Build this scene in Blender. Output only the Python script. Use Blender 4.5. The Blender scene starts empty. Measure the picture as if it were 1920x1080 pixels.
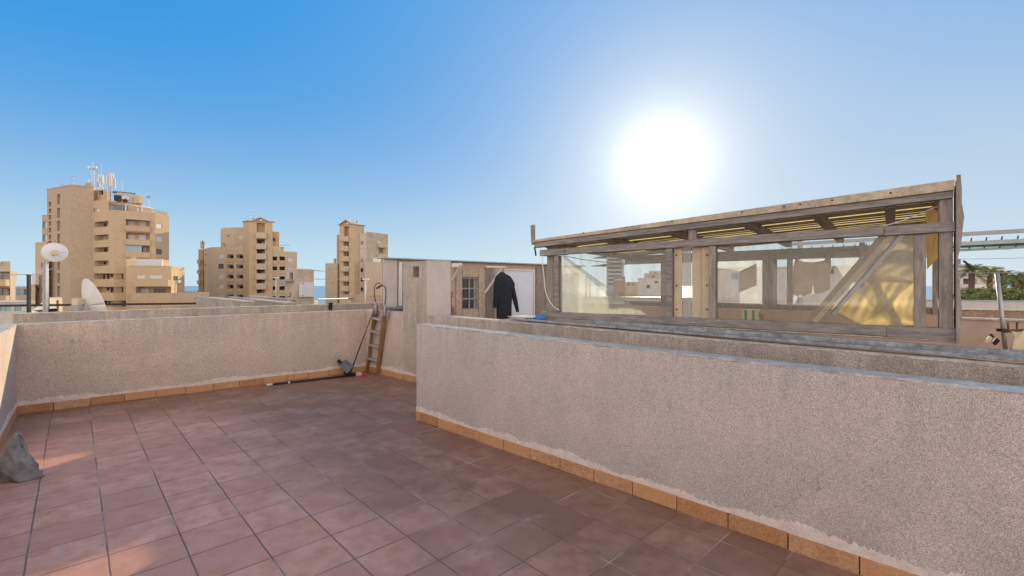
import bpy, math, random
from math import sin, cos, radians as R, pi
import mathutils
from mathutils import Vector, Matrix
random.seed(7)
S = bpy.context.scene
COL = S.collection

# ------------------------------------------------------------------ camera
F, V0, CZ = 865.0, 536.0, 1.515
cam_d = bpy.data.cameras.new('camera'); cam = bpy.data.objects.new('camera', cam_d); COL.objects.link(cam)
cam.location = (0, 0, CZ); cam.rotation_euler = (R(90), 0, 0)
cam_d.sensor_width = 36; cam_d.lens = 36*F/1920; cam_d.shift_y = -4/1920
cam_d.clip_start = 0.05; cam_d.clip_end = 60000
S.camera = cam

# ------------------------------------------------------------------ sky and sun
SUN_AZ, SUN_EL = 18.0, 14.5            # azimuth to the right of +Y
sd = Vector((sin(R(SUN_AZ))*cos(R(SUN_EL)), cos(R(SUN_AZ))*cos(R(SUN_EL)), sin(R(SUN_EL))))
w = bpy.data.worlds.new('World'); S.world = w; w.use_nodes = True
nt = w.node_tree; N = nt.nodes; L = nt.links; N.clear()
def nd(nt, t, **k):
    n = nt.nodes.new(t)
    for a, b in k.items(): setattr(n, a, b)
    return n
def mth(nt, op, a, b=None, c=None, clamp=False):
    n = nt.nodes.new('ShaderNodeMath'); n.operation = op; n.use_clamp = clamp
    for i, x in enumerate((a, b, c)):
        if x is None: continue
        if isinstance(x, (int, float)): n.inputs[i].default_value = x
        else: nt.links.new(x, n.inputs[i])
    return n.outputs[0]
sky = nd(nt, 'ShaderNodeTexSky', sky_type='NISHITA', sun_disc=False, sun_elevation=R(SUN_EL), sun_rotation=R(SUN_AZ),
         air_density=1.0, dust_density=0.6, ozone_density=2.5, altitude=30)
hsv = nd(nt, 'ShaderNodeHueSaturation'); hsv.inputs['Saturation'].default_value = 1.0; hsv.inputs['Value'].default_value = 1.0
L.new(sky.outputs[0], hsv.inputs['Color'])
tc = nd(nt, 'ShaderNodeTexCoord')
vn = nd(nt, 'ShaderNodeVectorMath', operation='NORMALIZE'); L.new(tc.outputs['Generated'], vn.inputs[0])
dt = nd(nt, 'ShaderNodeVectorMath', operation='DOT_PRODUCT'); L.new(vn.outputs[0], dt.inputs[0]); dt.inputs[1].default_value = sd
ang = mth(nt, 'MULTIPLY', mth(nt, 'ARCCOSINE', mth(nt, 'MINIMUM', dt.outputs['Value'], 0.99999)), 57.2958)
def glow(amp, w_, an=ang): return mth(nt, 'MULTIPLY', mth(nt, 'POWER', 2.71828, mth(nt, 'MULTIPLY', an, -1/w_)), amp)
d2_ = nd(nt, 'ShaderNodeVectorMath', operation='DOT_PRODUCT'); L.new(vn.outputs[0], d2_.inputs[0]); d2_.inputs[1].default_value = (sin(R(48))*cos(R(12)), cos(R(48))*cos(R(12)), sin(R(12)))
ang2 = mth(nt, 'MULTIPLY', mth(nt, 'ARCCOSINE', mth(nt, 'MINIMUM', d2_.outputs['Value'], 0.99999)), 57.2958)
gl_ = mth(nt, 'ADD', glow(15, 2.7), glow(1.5, 12))
veil = mth(nt, 'ADD', glow(1.0, 15), glow(.42, 20, ang2), clamp=True)
gc = nd(nt, 'ShaderNodeMix', data_type='RGBA', blend_type='MULTIPLY'); gc.inputs[0].default_value = 1
gc.inputs[6].default_value = (1, .95, .85, 1); L.new(gl_, gc.inputs[7])
sep = nd(nt, 'ShaderNodeSeparateXYZ'); L.new(vn.outputs[0], sep.inputs[0])
up = mth(nt, 'ABSOLUTE', sep.outputs[2])
base = mth(nt, 'POWER', 2.71828, mth(nt, 'MULTIPLY', mth(nt, 'POWER', mth(nt, 'DIVIDE', up, .21), 1.6), -1.0))
hz = nd(nt, 'ShaderNodeMix', data_type='RGBA'); hz.inputs[6].default_value = (0.0, 3.0, 7.8, 1); hz.inputs[7].default_value = (5.9, 7.8, 8.8, 1)
L.new(base, hz.inputs[0])
mixs = nd(nt, 'ShaderNodeMix', data_type='RGBA'); mixs.inputs[0].default_value = 0.96
vl = nd(nt, 'ShaderNodeMix', data_type='RGBA'); L.new(veil, vl.inputs[0]); L.new(hz.outputs[2], vl.inputs[6]); vl.inputs[7].default_value = (6.9, 7.6, 8.2, 1)
L.new(hsv.outputs[0], mixs.inputs[6]); L.new(vl.outputs[2], mixs.inputs[7])
# made-up bright cloud bank added behind the camera as fill for shaded walls
cn = nd(nt, 'ShaderNodeTexNoise'); cn.inputs['Scale'].default_value = 2.5; cn.inputs['Detail'].default_value = 6; L.new(vn.outputs[0], cn.inputs[0])
cf = nd(nt, 'ShaderNodeMapRange'); cf.inputs[1].default_value = .35; cf.inputs[2].default_value = -.25; L.new(sep.outputs[1], cf.inputs[0])
cl = nd(nt, 'ShaderNodeMapRange'); cl.inputs[1].default_value = .3; cl.inputs[2].default_value = .7; cl.inputs[3].default_value = .7; cl.inputs[4].default_value = 1.3; L.new(cn.outputs[0], cl.inputs[0])
cc = nd(nt, 'ShaderNodeMix', data_type='RGBA', blend_type='MULTIPLY'); cc.inputs[0].default_value = 1; cc.inputs[6].default_value = (24.5, 21.5, 20.0, 1); L.new(mth(nt, 'MULTIPLY', cl.outputs[0], mth(nt, 'ADD', mth(nt, 'POWER', 2.71828, mth(nt, 'MULTIPLY', up, -2.2)), .12)), cc.inputs[7])
cm = nd(nt, 'ShaderNodeMix', data_type='RGBA'); L.new(cf.outputs[0], cm.inputs[0]); L.new(mixs.outputs[2], cm.inputs[6]); L.new(cc.outputs[2], cm.inputs[7])
add = nd(nt, 'ShaderNodeMix', data_type='RGBA', blend_type='ADD'); add.inputs[0].default_value = 1
L.new(cm.outputs[2], add.inputs[6]); L.new(gc.outputs[2], add.inputs[7])
bg = nd(nt, 'ShaderNodeBackground'); bg.inputs[1].default_value = 0.1
L.new(add.outputs[2], bg.inputs[0])
wo = nd(nt, 'ShaderNodeOutputWorld'); L.new(bg.outputs[0], wo.inputs[0])
sl = bpy.data.lights.new('sun', 'SUN'); sl.energy = 5.0; sl.angle = R(0.6); sl.color = (1, .79, .50)
sun = bpy.data.objects.new('sun', sl); COL.objects.link(sun); sun.location = (5, 15, 10)
sun.rotation_euler = (-sd).to_track_quat('-Z', 'Y').to_euler()
S.view_settings.view_transform = 'Standard'; S.view_settings.look = 'None'
S.view_settings.exposure = 0.0; S.view_settings.gamma = 1.0
S.cycles.max_bounces = 8; S.cycles.transparent_max_bounces = 16; S.cycles.diffuse_bounces = 4
try: S.cycles.caustics_reflective = False; S.cycles.caustics_refractive = False
except Exception: pass

# ------------------------------------------------------------------ helpers
def P(u, Y, v=None):
    X = (u-960)/F*Y
    return Vector((X, Y, CZ-(v-V0)/F*Y)) if v is not None else Vector((X, Y))
def FL(u, v, z=0.0):
    Y = (CZ-z)*F/(v-V0); return Vector(((u-960)/F*Y, Y, z))
def setp(o, label=None, cat=None, group=None, kind=None):
    for k, x in (('label', label), ('category', cat), ('group', group), ('kind', kind)):
        if x: o[k] = x
    return o
def root(name, loc, label, cat, group=None):
    o = bpy.data.objects.new(name, None); o.empty_display_size = .2; COL.objects.link(o); o.location = loc
    return setp(o, label, cat, group)
def origin(o):
    v = Vector((0, 0, 0))
    while o: v += o.location; o = o.parent
    return v
class MB:
    def __init__(s): s.v = []; s.f = []; s.mi = []; s.cur = 0
    def add(s, vs, fs):
        n = len(s.v); s.v += [Vector(x) for x in vs]; s.f += [[n+i for i in f] for f in fs]; s.mi += [s.cur]*len(fs); return s
    def box8(s, p):
        return s.add(p, [(0,3,2,1),(4,5,6,7),(0,1,5,4),(1,2,6,5),(2,3,7,6),(3,0,4,7)])
    def box(s, c, d, rz=0, M=None):
        c = Vector(c); x, y, z = [q/2 for q in d]
        m = M or Matrix.Rotation(rz, 3, 'Z')
        return s.box8([c+m@Vector(q) for q in ((-x,-y,-z),(x,-y,-z),(x,y,-z),(-x,y,-z),(-x,-y,z),(x,-y,z),(x,y,z),(-x,y,z))])
    def bar(s, p, q, w_, h, up=(0,0,1), w2=None, h2=None):
        p = Vector(p); q = Vector(q); d = (q-p).normalized(); up = Vector(up)
        if abs(d.dot(up)) > .98: up = Vector((0,1,0)) if abs(d.y) < .9 else Vector((1,0,0))
        a = d.cross(up).normalized(); b = a.cross(d).normalized(); w2 = w2 or w_; h2 = h2 or h
        return s.box8([p-a*w_/2-b*h/2, p+a*w_/2-b*h/2, p+a*w_/2+b*h/2, p-a*w_/2+b*h/2,
                       q-a*w2/2-b*h2/2, q+a*w2/2-b*h2/2, q+a*w2/2+b*h2/2, q-a*w2/2+b*h2/2])
    def tube(s, pts, r, n=8, cap=True):
        pts = [Vector(p) for p in pts]; rr = r if isinstance(r, (list, tuple)) else [r]*len(pts)
        base = len(s.v); pa = None
        for i, p in enumerate(pts):
            d = (pts[min(i+1, len(pts)-1)]-pts[max(i-1, 0)]).normalized()
            if pa is None: a = d.cross(Vector((0,0,1))) if abs(d.z) < .95 else d.cross(Vector((1,0,0)))
            else: a = pa - d*pa.dot(d)
            a.normalize(); pa = a; b = d.cross(a)
            for k in range(n):
                t = 2*pi*k/n; s.v.append(p+(a*cos(t)+b*sin(t))*rr[i])
        for i in range(len(pts)-1):
            for k in range(n):
                s.f.append([base+i*n+k, base+i*n+(k+1)%n, base+(i+1)*n+(k+1)%n, base+(i+1)*n+k]); s.mi.append(s.cur)
        if cap:
            s.f.append([base+k for k in range(n)][::-1]); s.mi.append(s.cur)
            s.f.append([base+(len(pts)-1)*n+k for k in range(n)]); s.mi.append(s.cur)
        return s
    def prism(s, pl, z0, z1, cap=True):
        n = len(pl); zt = z1 if isinstance(z1, (list, tuple)) else [z1]*n
        vs = [(p[0], p[1], z0) for p in pl]+[(p[0], p[1], zt[i]) for i, p in enumerate(pl)]
        fs = [(i, (i+1)%n, n+(i+1)%n, n+i) for i in range(n)]
        if cap: fs += [tuple(range(n))[::-1], tuple(range(n, 2*n))]
        return s.add(vs, fs)
    def grid(s, rows, thick=None):
        nr, nc = len(rows), len(rows[0]); vs = [p for r in rows for p in r]
        fs = [(i*nc+j, i*nc+j+1, (i+1)*nc+j+1, (i+1)*nc+j) for i in range(nr-1) for j in range(nc-1)]
        return s.add(vs, fs)
    def build(s, name, mat, parent=None, smooth=False, bevel=0, solid=0, label=None, cat=None, group=None, kind=None):
        me = bpy.data.meshes.new(name)
        if parent is not None: off = origin(parent)
        else:
            lo = [min(v[i] for v in s.v) for i in range(3)]; hi = [max(v[i] for v in s.v) for i in range(3)]
            off = Vector(((lo[0]+hi[0])/2, (lo[1]+hi[1])/2, lo[2]))
        me.from_pydata([tuple(v-off) for v in s.v], [], s.f); me.update()
        for m in (mat if isinstance(mat, (list, tuple)) else [mat]): me.materials.append(m)
        me.polygons.foreach_set('material_index', s.mi)
        if smooth: me.polygons.foreach_set('use_smooth', [True]*len(me.polygons))
        o = bpy.data.objects.new(name, me); COL.objects.link(o)
        if parent is not None: o.parent = parent
        else: o.location = off
        if solid: m = o.modifiers.new('solid', 'SOLIDIFY'); m.thickness = solid; m.offset = 0
        if bevel: m = o.modifiers.new('bevel', 'BEVEL'); m.width = bevel; m.segments = 2; m.limit_method = 'ANGLE'
        return setp(o, label, cat, group, kind)
def copy_tree(o, parent=None, **kw):
    c = o.copy(); COL.objects.link(c); c.parent = parent
    for ch in list(o.children): copy_tree(ch, c)
    return c
class Face:
    "vertical plane through plan points p0 (left) and p1 (right) as seen from the terrace"
    def __init__(s, p0, p1):
        s.p0 = Vector(p0[:2]); s.p1 = Vector(p1[:2]); s.d = (s.p1-s.p0); s.L = s.d.length; s.d.normalize(); s.n = Vector((s.d.y, -s.d.x))
    def s(self, u):
        k = (u-960)/F; return (k*self.p0.y-self.p0.x)/(self.d.x-k*self.d.y)
    def z(self, u, v): return CZ-(v-V0)/F*(self.p0.y+self.d.y*self.s(u))
    def pt(self, s_, off, z):
        q = self.p0+self.d*s_+self.n*off; return Vector((q.x, q.y, z))
    def box(self, mb, s0, s1, z0, z1, o0, o1):      # o: outward offsets, o0 < o1
        return mb.box8([self.pt(s0,o1,z0), self.pt(s1,o1,z0), self.pt(s1,o0,z0), self.pt(s0,o0,z0), self.pt(s0,o1,z1), self.pt(s1,o1,z1), self.pt(s1,o0,z1), self.pt(s0,o0,z1)])
    def pbox(self, mb, u0, v0, u1, v1, o0, o1):
        um = (u0+u1)/2; return self.box(mb, self.s(u0), self.s(u1), self.z(um, v1), self.z(um, v0), o0, o1)
    def op(self, u0, v0, u1, v1, dep):
        um = (u0+u1)/2; return (max(self.s(u0), 0.02), min(self.s(u1), self.L-.02), self.z(um, v1), self.z(um, v0), dep)
    def wall(self, mb, z0, z1, ops=(), back=True):
        xs = sorted({0, self.L, *[o[0] for o in ops], *[o[1] for o in ops]}); zs = sorted({z0, z1, *[o[2] for o in ops], *[o[3] for o in ops]})
        for a, b in zip(xs, xs[1:]):
            for c, d in zip(zs, zs[1:]):
                m, q = (a+b)/2, (c+d)/2
                if any(o[0] < m < o[1] and o[2] < q < o[3] for o in ops): continue
                mb.add([self.pt(a,0,c), self.pt(b,0,c), self.pt(b,0,d), self.pt(a,0,d)], [(0,1,2,3)])
        for a, b, c, d, t in ops:
            mb.add([self.pt(a,0,c), self.pt(b,0,c), self.pt(b,0,d), self.pt(a,0,d), self.pt(a,-t,c), self.pt(b,-t,c), self.pt(b,-t,d), self.pt(a,-t,d)],
                   [(0,4,5,1),(1,5,6,2),(2,6,7,3),(3,7,4,0)]+([(4,7,6,5)] if back else []))
def volume(mb, faces, z0, z1, ops={}, back=()):
    "faces: connected Faces left to right; back: plan points closing the footprint behind"
    for i, f in enumerate(faces): f.wall(mb, z0, z1, ops.get(i, ()))
    pl = [faces[0].p0]+[f.p1 for f in faces]+list(back)
    ch = [faces[-1].p1]+list(back)+[faces[0].p0]
    for a, b in zip(ch, ch[1:]): mb.add([(a[0],a[1],z0),(b[0],b[1],z0),(b[0],b[1],z1),(a[0],a[1],z1)], [(0,1,2,3)])
    mb.add([(p[0],p[1],z1) for p in pl], [tuple(range(len(pl)))])

# ------------------------------------------------------------------ materials
def mat(name, col, rough=.8, nscale=0, nvar=.0, speck=0, sscale=100, svar=.3, bump=0, bscale=60, metal=0, col2=None, spec=.3, stains=0, stretch=None, streak=0, rot=0, patch=0):
    m = bpy.data.materials.new(name); m.use_nodes = True; t = m.node_tree; b = t.nodes['Principled BSDF']
    b.inputs['Roughness'].default_value = rough; b.inputs['Metallic'].default_value = metal
    try: b.inputs['Specular IOR Level'].default_value = spec
    except Exception: pass
    b.inputs['Base Color'].default_value = (*col, 1)
    c = nd(t, 'ShaderNodeTexCoord').outputs['Object']
    if rot:
        mp = nd(t, 'ShaderNodeMapping'); mp.inputs['Rotation'].default_value = (0, 0, rot); t.links.new(c, mp.inputs[0]); c = mp.outputs[0]
    if stretch:
        mp = nd(t, 'ShaderNodeMapping'); mp.inputs['Scale'].default_value = stretch; t.links.new(c, mp.inputs[0]); c = mp.outputs[0]
    cur = None
    def mixin(fac, colA, colB, blend='MIX'):
        n = nd(t, 'ShaderNodeMix', data_type='RGBA', blend_type=blend)
        for i, x in ((0, fac), (6, colA), (7, colB)):
            if isinstance(x, tuple): n.inputs[i].default_value = (*x, 1) if len(x) == 3 else x
            elif isinstance(x, (int, float)): n.inputs[i].default_value = x
            else: t.links.new(x, n.inputs[i])
        return n.outputs[2]
    cur = col
    if nscale:
        n = nd(t, 'ShaderNodeTexNoise'); n.inputs['Scale'].default_value = nscale; n.inputs['Detail'].default_value = 6; n.inputs['Roughness'].default_value = .65; t.links.new(c, n.inputs[0])
        r = nd(t, 'ShaderNodeMapRange'); r.inputs[1].default_value = .3; r.inputs[2].default_value = .7; t.links.new(n.outputs[0], r.inputs[0])
        c2 = col2 or tuple(x*(1-nvar) for x in col); cur = mixin(r.outputs[0], tuple(min(1, x*(1+nvar*.5)) for x in col), c2)
    if stains:
        n = nd(t, 'ShaderNodeTexNoise'); n.inputs['Scale'].default_value = 1.1; n.inputs['Detail'].default_value = 5
        mp = nd(t, 'ShaderNodeMapping'); mp.inputs['Scale'].default_value = (2.2, 2.2, .8); t.links.new(nd(t, 'ShaderNodeTexCoord').outputs['Object'], mp.inputs[0]); t.links.new(mp.outputs[0], n.inputs[0])
        r = nd(t, 'ShaderNodeMapRange'); r.inputs[1].default_value = .45; r.inputs[2].default_value = .75; r.inputs[4].default_value = stains; t.links.new(n.outputs[0], r.inputs[0])
        cur = mixin(r.outputs[0], cur, tuple(x*.5 for x in col))
    if patch:
        n = nd(t, 'ShaderNodeTexNoise'); n.inputs['Scale'].default_value = 1.6; n.inputs['Detail'].default_value = 8; n.inputs['Roughness'].default_value = .62; t.links.new(c, n.inputs[0])
        r = nd(t, 'ShaderNodeMapRange'); r.inputs[1].default_value = .56; r.inputs[2].default_value = .64; r.inputs[4].default_value = patch; t.links.new(n.outputs[0], r.inputs[0]); cur = mixin(r.outputs[0], cur, tuple(min(1, x*f) for x, f in zip(col, (1.16, 1.10, 1.04))))
        n = nd(t, 'ShaderNodeTexNoise'); n.inputs['Scale'].default_value = .9; n.inputs['Detail'].default_value = 5; mp = nd(t, 'ShaderNodeMapping'); mp.inputs['Location'].default_value = (7, 3, 5); t.links.new(c, mp.inputs[0]); t.links.new(mp.outputs[0], n.inputs[0])
        r = nd(t, 'ShaderNodeMapRange'); r.inputs[1].default_value = .4; r.inputs[2].default_value = .68; r.inputs[4].default_value = patch; t.links.new(n.outputs[0], r.inputs[0]); cur = mixin(r.outputs[0], cur, tuple(x*f for x, f in zip(col, (.80, .84, .88))))
        n = nd(t, 'ShaderNodeTexNoise'); n.inputs['Scale'].default_value = 5; n.inputs['Detail'].default_value = 6; t.links.new(c, n.inputs[0])
        vm = nd(t, 'ShaderNodeVectorMath', operation='MULTIPLY_ADD'); t.links.new(n.outputs['Color'], vm.inputs[0]); vm.inputs[1].default_value = (.35, .35, .35); t.links.new(c, vm.inputs[2])
        v = nd(t, 'ShaderNodeTexVoronoi', feature='DISTANCE_TO_EDGE'); v.inputs['Scale'].default_value = 1.1; t.links.new(vm.outputs[0], v.inputs['Vector'])
        r = nd(t, 'ShaderNodeMapRange'); r.inputs[1].default_value = .001; r.inputs[2].default_value = .006; r.inputs[3].default_value = .55; r.inputs[4].default_value = 0; t.links.new(v.outputs['Distance'], r.inputs[0])
        mk = nd(t, 'ShaderNodeTexNoise'); mk.inputs['Scale'].default_value = 1.3; t.links.new(c, mk.inputs[0]); r2 = nd(t, 'ShaderNodeMapRange'); r2.inputs[1].default_value = .5; r2.inputs[2].default_value = .58; t.links.new(mk.outputs[0], r2.inputs[0])
        cur = mixin(mth(t, 'MULTIPLY', r.outputs[0], r2.outputs[0]), cur, tuple(x*.4 for x in col))
    if streak:
        cz = nd(t, 'ShaderNodeSeparateXYZ'); t.links.new(nd(t, 'ShaderNodeTexCoord').outputs['Object'], cz.inputs[0])
        mp = nd(t, 'ShaderNodeMapping'); mp.inputs['Scale'].default_value = (9, 9, .7); t.links.new(c, mp.inputs[0]); n = nd(t, 'ShaderNodeTexNoise'); n.inputs['Scale'].default_value = 1.5; n.inputs['Detail'].default_value = 7; n.inputs['Roughness'].default_value = .7; t.links.new(mp.outputs[0], n.inputs[0])
        r = nd(t, 'ShaderNodeMapRange'); r.inputs[1].default_value = .42; r.inputs[2].default_value = .72; t.links.new(n.outputs[0], r.inputs[0])
        h = nd(t, 'ShaderNodeMapRange', interpolation_type='SMOOTHSTEP'); h.inputs[1].default_value = .45; h.inputs[2].default_value = 1.08; t.links.new(cz.outputs[2], h.inputs[0])
        cur = mixin(mth(t, 'MULTIPLY', mth(t, 'MULTIPLY', r.outputs[0], h.outputs[0]), streak), cur, tuple(x*.45 for x in col))
        n = nd(t, 'ShaderNodeTexVoronoi'); n.inputs['Scale'].default_value = 26; t.links.new(c, n.inputs['Vector']); r = nd(t, 'ShaderNodeMapRange'); r.inputs[1].default_value = .06; r.inputs[2].default_value = .16; r.inputs[3].default_value = .55; r.inputs[4].default_value = 0; t.links.new(n.outputs['Distance'], r.inputs[0])
        sl2 = nd(t, 'ShaderNodeTexNoise'); sl2.inputs['Scale'].default_value = 7; t.links.new(c, sl2.inputs[0]); r2 = nd(t, 'ShaderNodeMapRange'); r2.inputs[1].default_value = .55; r2.inputs[2].default_value = .62; t.links.new(sl2.outputs[0], r2.inputs[0])
        cur = mixin(mth(t, 'MULTIPLY', r.outputs[0], r2.outputs[0]), cur, tuple(x*.35 for x in col))
    if speck:
        for k, (sc, am, dark) in enumerate(((sscale, speck, True), (sscale*.9, speck*.9, False))):
            n = nd(t, 'ShaderNodeTexVoronoi' if k == 0 else 'ShaderNodeTexNoise'); n.inputs['Scale'].default_value = sc; t.links.new(c, n.inputs[0 if k else 'Vector'])
            src = n.outputs['Color'] if k == 0 else n.outputs[0]
            if k == 0: bw = nd(t, 'ShaderNodeRGBToBW'); t.links.new(src, bw.inputs[0]); src = bw.outputs[0]
            r = nd(t, 'ShaderNodeMapRange'); r.inputs[1].default_value = .25; r.inputs[2].default_value = .75; r.inputs[3].default_value = 1-svar*am; r.inputs[4].default_value = 1+svar*am*.8; t.links.new(src, r.inputs[0])
            cur = mixin(1.0, cur, r.outputs[0], 'MULTIPLY')
    if cur is not col: t.links.new(cur, b.inputs['Base Color'])
    if bump:
        n = nd(t, 'ShaderNodeTexNoise'); n.inputs['Scale'].default_value = bscale; n.inputs['Detail'].default_value = 4; t.links.new(c, n.inputs[0])
        bp = nd(t, 'ShaderNodeBump'); bp.inputs['Strength'].default_value = bump; bp.inputs['Distance'].default_value = .01; t.links.new(n.outputs[0], bp.inputs['Height']); t.links.new(bp.outputs[0], b.inputs['Normal'])
    return m
PEB = (.68, .57, .495)
M = {}
M['pebble'] = mat('pebble_render', PEB, .9, 2.2, .14, speck=1, sscale=300, svar=.38, bump=.4, bscale=260, stains=.22, streak=.45, patch=.7)
M['pebbleb'] = mat('pebble_render_grey', (.615,.55,.52), .9, 2.2, .16, speck=1, sscale=340, svar=.36, bump=.3, bscale=340, stains=.25, streak=.4, patch=.75)
M['pebble2'] = mat('pebble_render_weathered', (.56,.49,.43), .9, 2.5, .28, speck=1, sscale=260, svar=.42, bump=.45, bscale=240, stains=.45, streak=.6)
M['cap'] = mat('wall_cap_plaster', (.60,.54,.46), .7, 6, .3, speck=.5, sscale=60, bump=.3, stains=.4)
M['mortar'] = mat('pale_mortar', (.80,.70,.65), .85, 14, .2, bump=.5, bscale=70)
M['terracotta'] = mat('skirting_terracotta', (.50,.27,.13), .6, 7, .3, col2=(.60,.36,.20), speck=.4, sscale=90, svar=.2, bump=.1)
M['terracotta2'] = mat('skirting_terracotta_dark', (.40,.20,.095), .6, 7, .35, col2=(.50,.28,.15), speck=.5, sscale=90, svar=.25, bump=.15)
M['terracotta3'] = mat('skirting_terracotta_pale', (.56,.34,.20), .65, 5, .3, col2=(.46,.25,.13), speck=.5, sscale=70, svar=.25, bump=.15)
M['joint'] = mat('dark_joint', (.12,.09,.07), .9)
M['white'] = mat('white_paint', (.74,.73,.70), .55, 4, .12)
M['whitewall'] = mat('white_plaster', (.62,.58,.53), .85, 3, .15, bump=.2, stains=.25)
M['brick'] = mat('tower_brick', (.50,.39,.28), .9, .35, .05, speck=.25, sscale=2.2, svar=.18, bump=0)
M['brick2'] = mat('tower_render', (.58,.44,.29), .9, .3, .05, speck=.2, sscale=2.0, svar=.15)
M['brick3'] = mat('tower_render_pale', (.57,.48,.37), .9, .3, .06, speck=.2, sscale=2.0, svar=.15)
M['beige'] = mat('beige_render', (.55,.46,.36), .9, 1.0, .2, speck=.4, sscale=30, stains=.3)
M['cream'] = mat('cream_wall', (.70,.60,.42), .85, 1.5, .12)
M['pink'] = mat('pink_wall', (.56,.42,.34), .9, 2, .15, stains=.3)
M['brown'] = mat('brown_render', (.34,.235,.17), .9, 4, .25, speck=.8, sscale=60)
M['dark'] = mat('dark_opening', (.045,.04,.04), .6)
M['glassd'] = mat('dark_window_glass', (.10,.13,.16), .12, spec=.8)
M['darkglass'] = mat('unlit_window_glass', (.05,.055,.06), .25, 9, .4, spec=.35)
M['glassb'] = mat('blue_window_glass', (.22,.36,.42), .12, spec=.9)
M['shutter'] = mat('white_shutter', (.66,.66,.66), .6, 3, .1)
M['metal'] = mat('galvanised_metal', (.42,.43,.44), .45, 8, .2, metal=.6)
M['greymetal'] = mat('grey_painted_metal', (.40,.41,.42), .5, 8, .2)
M['black'] = mat('black_metal', (.025,.025,.028), .5)
M['steelblue'] = mat('bluish_sill_metal', (.30,.36,.42), .35, 9, .3, metal=.4)
M['wood'] = mat('weathered_wood', (.33,.29,.255), .8, 5, .45, speck=.4, sscale=60, bump=.5, bscale=9, stretch=(8,8,1))
M['fascia'] = mat('sun_bleached_fascia', (.52,.44,.32), .75, 4, .3, speck=.4, sscale=40, bump=.3, bscale=12)
M['woodh'] = mat('weathered_wood_grey', (.30,.27,.25), .8, 5, .5, speck=.3, sscale=60, bump=.6, bscale=9, rot=R(39.5), stretch=(1,9,9), col2=(.15,.14,.14))
M['woodp'] = mat('pale_ply', (.55,.45,.32), .75, 4, .2, bump=.2)
M['ladderwood'] = mat('varnished_wood', (.33,.19,.085), .55, 8, .4, stretch=(3,3,.6))
M['rust'] = mat('rusty_iron', (.20,.11,.07), .8, 20, .5)
M['green'] = mat('green_paint', (.03,.22,.15), .5, 8, .3)
M['cloth'] = mat('grey_cloth', (.29,.285,.29), .95, 9, .4, bump=1.0, bscale=26)
M['coat'] = mat('dark_coat_cloth', (.028,.036,.05), .9, 10, .3, bump=.3, bscale=120)
M['teal'] = mat('teal_grey_plastic', (.13,.16,.18), .5)
M['red'] = mat('red_cloth', (.55,.03,.03), .8)
M['pinkcloth'] = mat('pink_cloth', (.62,.40,.40), .9)
M['bluec'] = mat('blue_cloth', (.03,.22,.60), .7)
M['trunk'] = mat('palm_trunk', (.16,.11,.075), .95, 20, .4, bump=.5)
M['palm'] = mat('palm_leaf', (.22,.25,.08), .55, 8, .5, col2=(.12,.14,.05))
M['bush'] = mat('shrub_leaf', (.24,.27,.09), .6, 3, .5, col2=(.10,.13,.045))
M['redpaint'] = mat('red_and_white_mast', (.45,.30,.30), .6)
def translucent(name, col, tfac=.5, rough=.8, alpha=1.0, col_t=None, nscale=5):
    m = bpy.data.materials.new(name); m.use_nodes = True; t = m.node_tree; t.nodes.clear()
    d = nd(t, 'ShaderNodeBsdfDiffuse'); tr = nd(t, 'ShaderNodeBsdfTranslucent'); mx = nd(t, 'ShaderNodeMixShader'); out = nd(t, 'ShaderNodeOutputMaterial')
    n = nd(t, 'ShaderNodeTexNoise'); n.inputs['Scale'].default_value = nscale; n.inputs['Detail'].default_value = 5
    t.links.new(nd(t, 'ShaderNodeTexCoord').outputs['Object'], n.inputs[0])
    c = nd(t, 'ShaderNodeMix', data_type='RGBA'); c.inputs[6].default_value = (*[x*.75 for x in col], 1); c.inputs[7].default_value = (*[min(1, x*1.15) for x in col], 1); t.links.new(n.outputs[0], c.inputs[0])
    t.links.new(c.outputs[2], d.inputs[0]); t.links.new(c.outputs[2], tr.inputs[0]); mx.inputs[0].default_value = tfac
    t.links.new(d.outputs[0], mx.inputs[1]); t.links.new(tr.outputs[0], mx.inputs[2])
    if alpha < 1:
        tp = nd(t, 'ShaderNodeBsdfTransparent'); m2 = nd(t, 'ShaderNodeMixShader'); m2.inputs[0].default_value = alpha
        t.links.new(tp.outputs[0], m2.inputs[1]); t.links.new(mx.outputs[0], m2.inputs[2]); t.links.new(m2.outputs[0], out.inputs[0])
    else: t.links.new(mx.outputs[0], out.inputs[0])
    return m
M['tarp'] = translucent('yellow_tarp', (1.0,.70,.31), .82, nscale=3)
M['fibre'] = translucent('yellow_fibreglass_sheet', (1.0,.72,.30), .92)
M['plastic'] = translucent('white_plastic_sheet', (.86,.87,.90), .75, alpha=.6)
M['tarpshade'] = translucent('shaded_tarp_cloth', (.66,.55,.37), .4, nscale=3)  # duller copy of the yellow tarp, the upper sheet's shade put into its colour
M['canvas'] = translucent('brown_canvas', (.38,.30,.25), .3)
M['haloplastic'] = translucent('cloudy_plastic_film', (.80,.87,.95), .6, alpha=.62, nscale=9)
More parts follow.
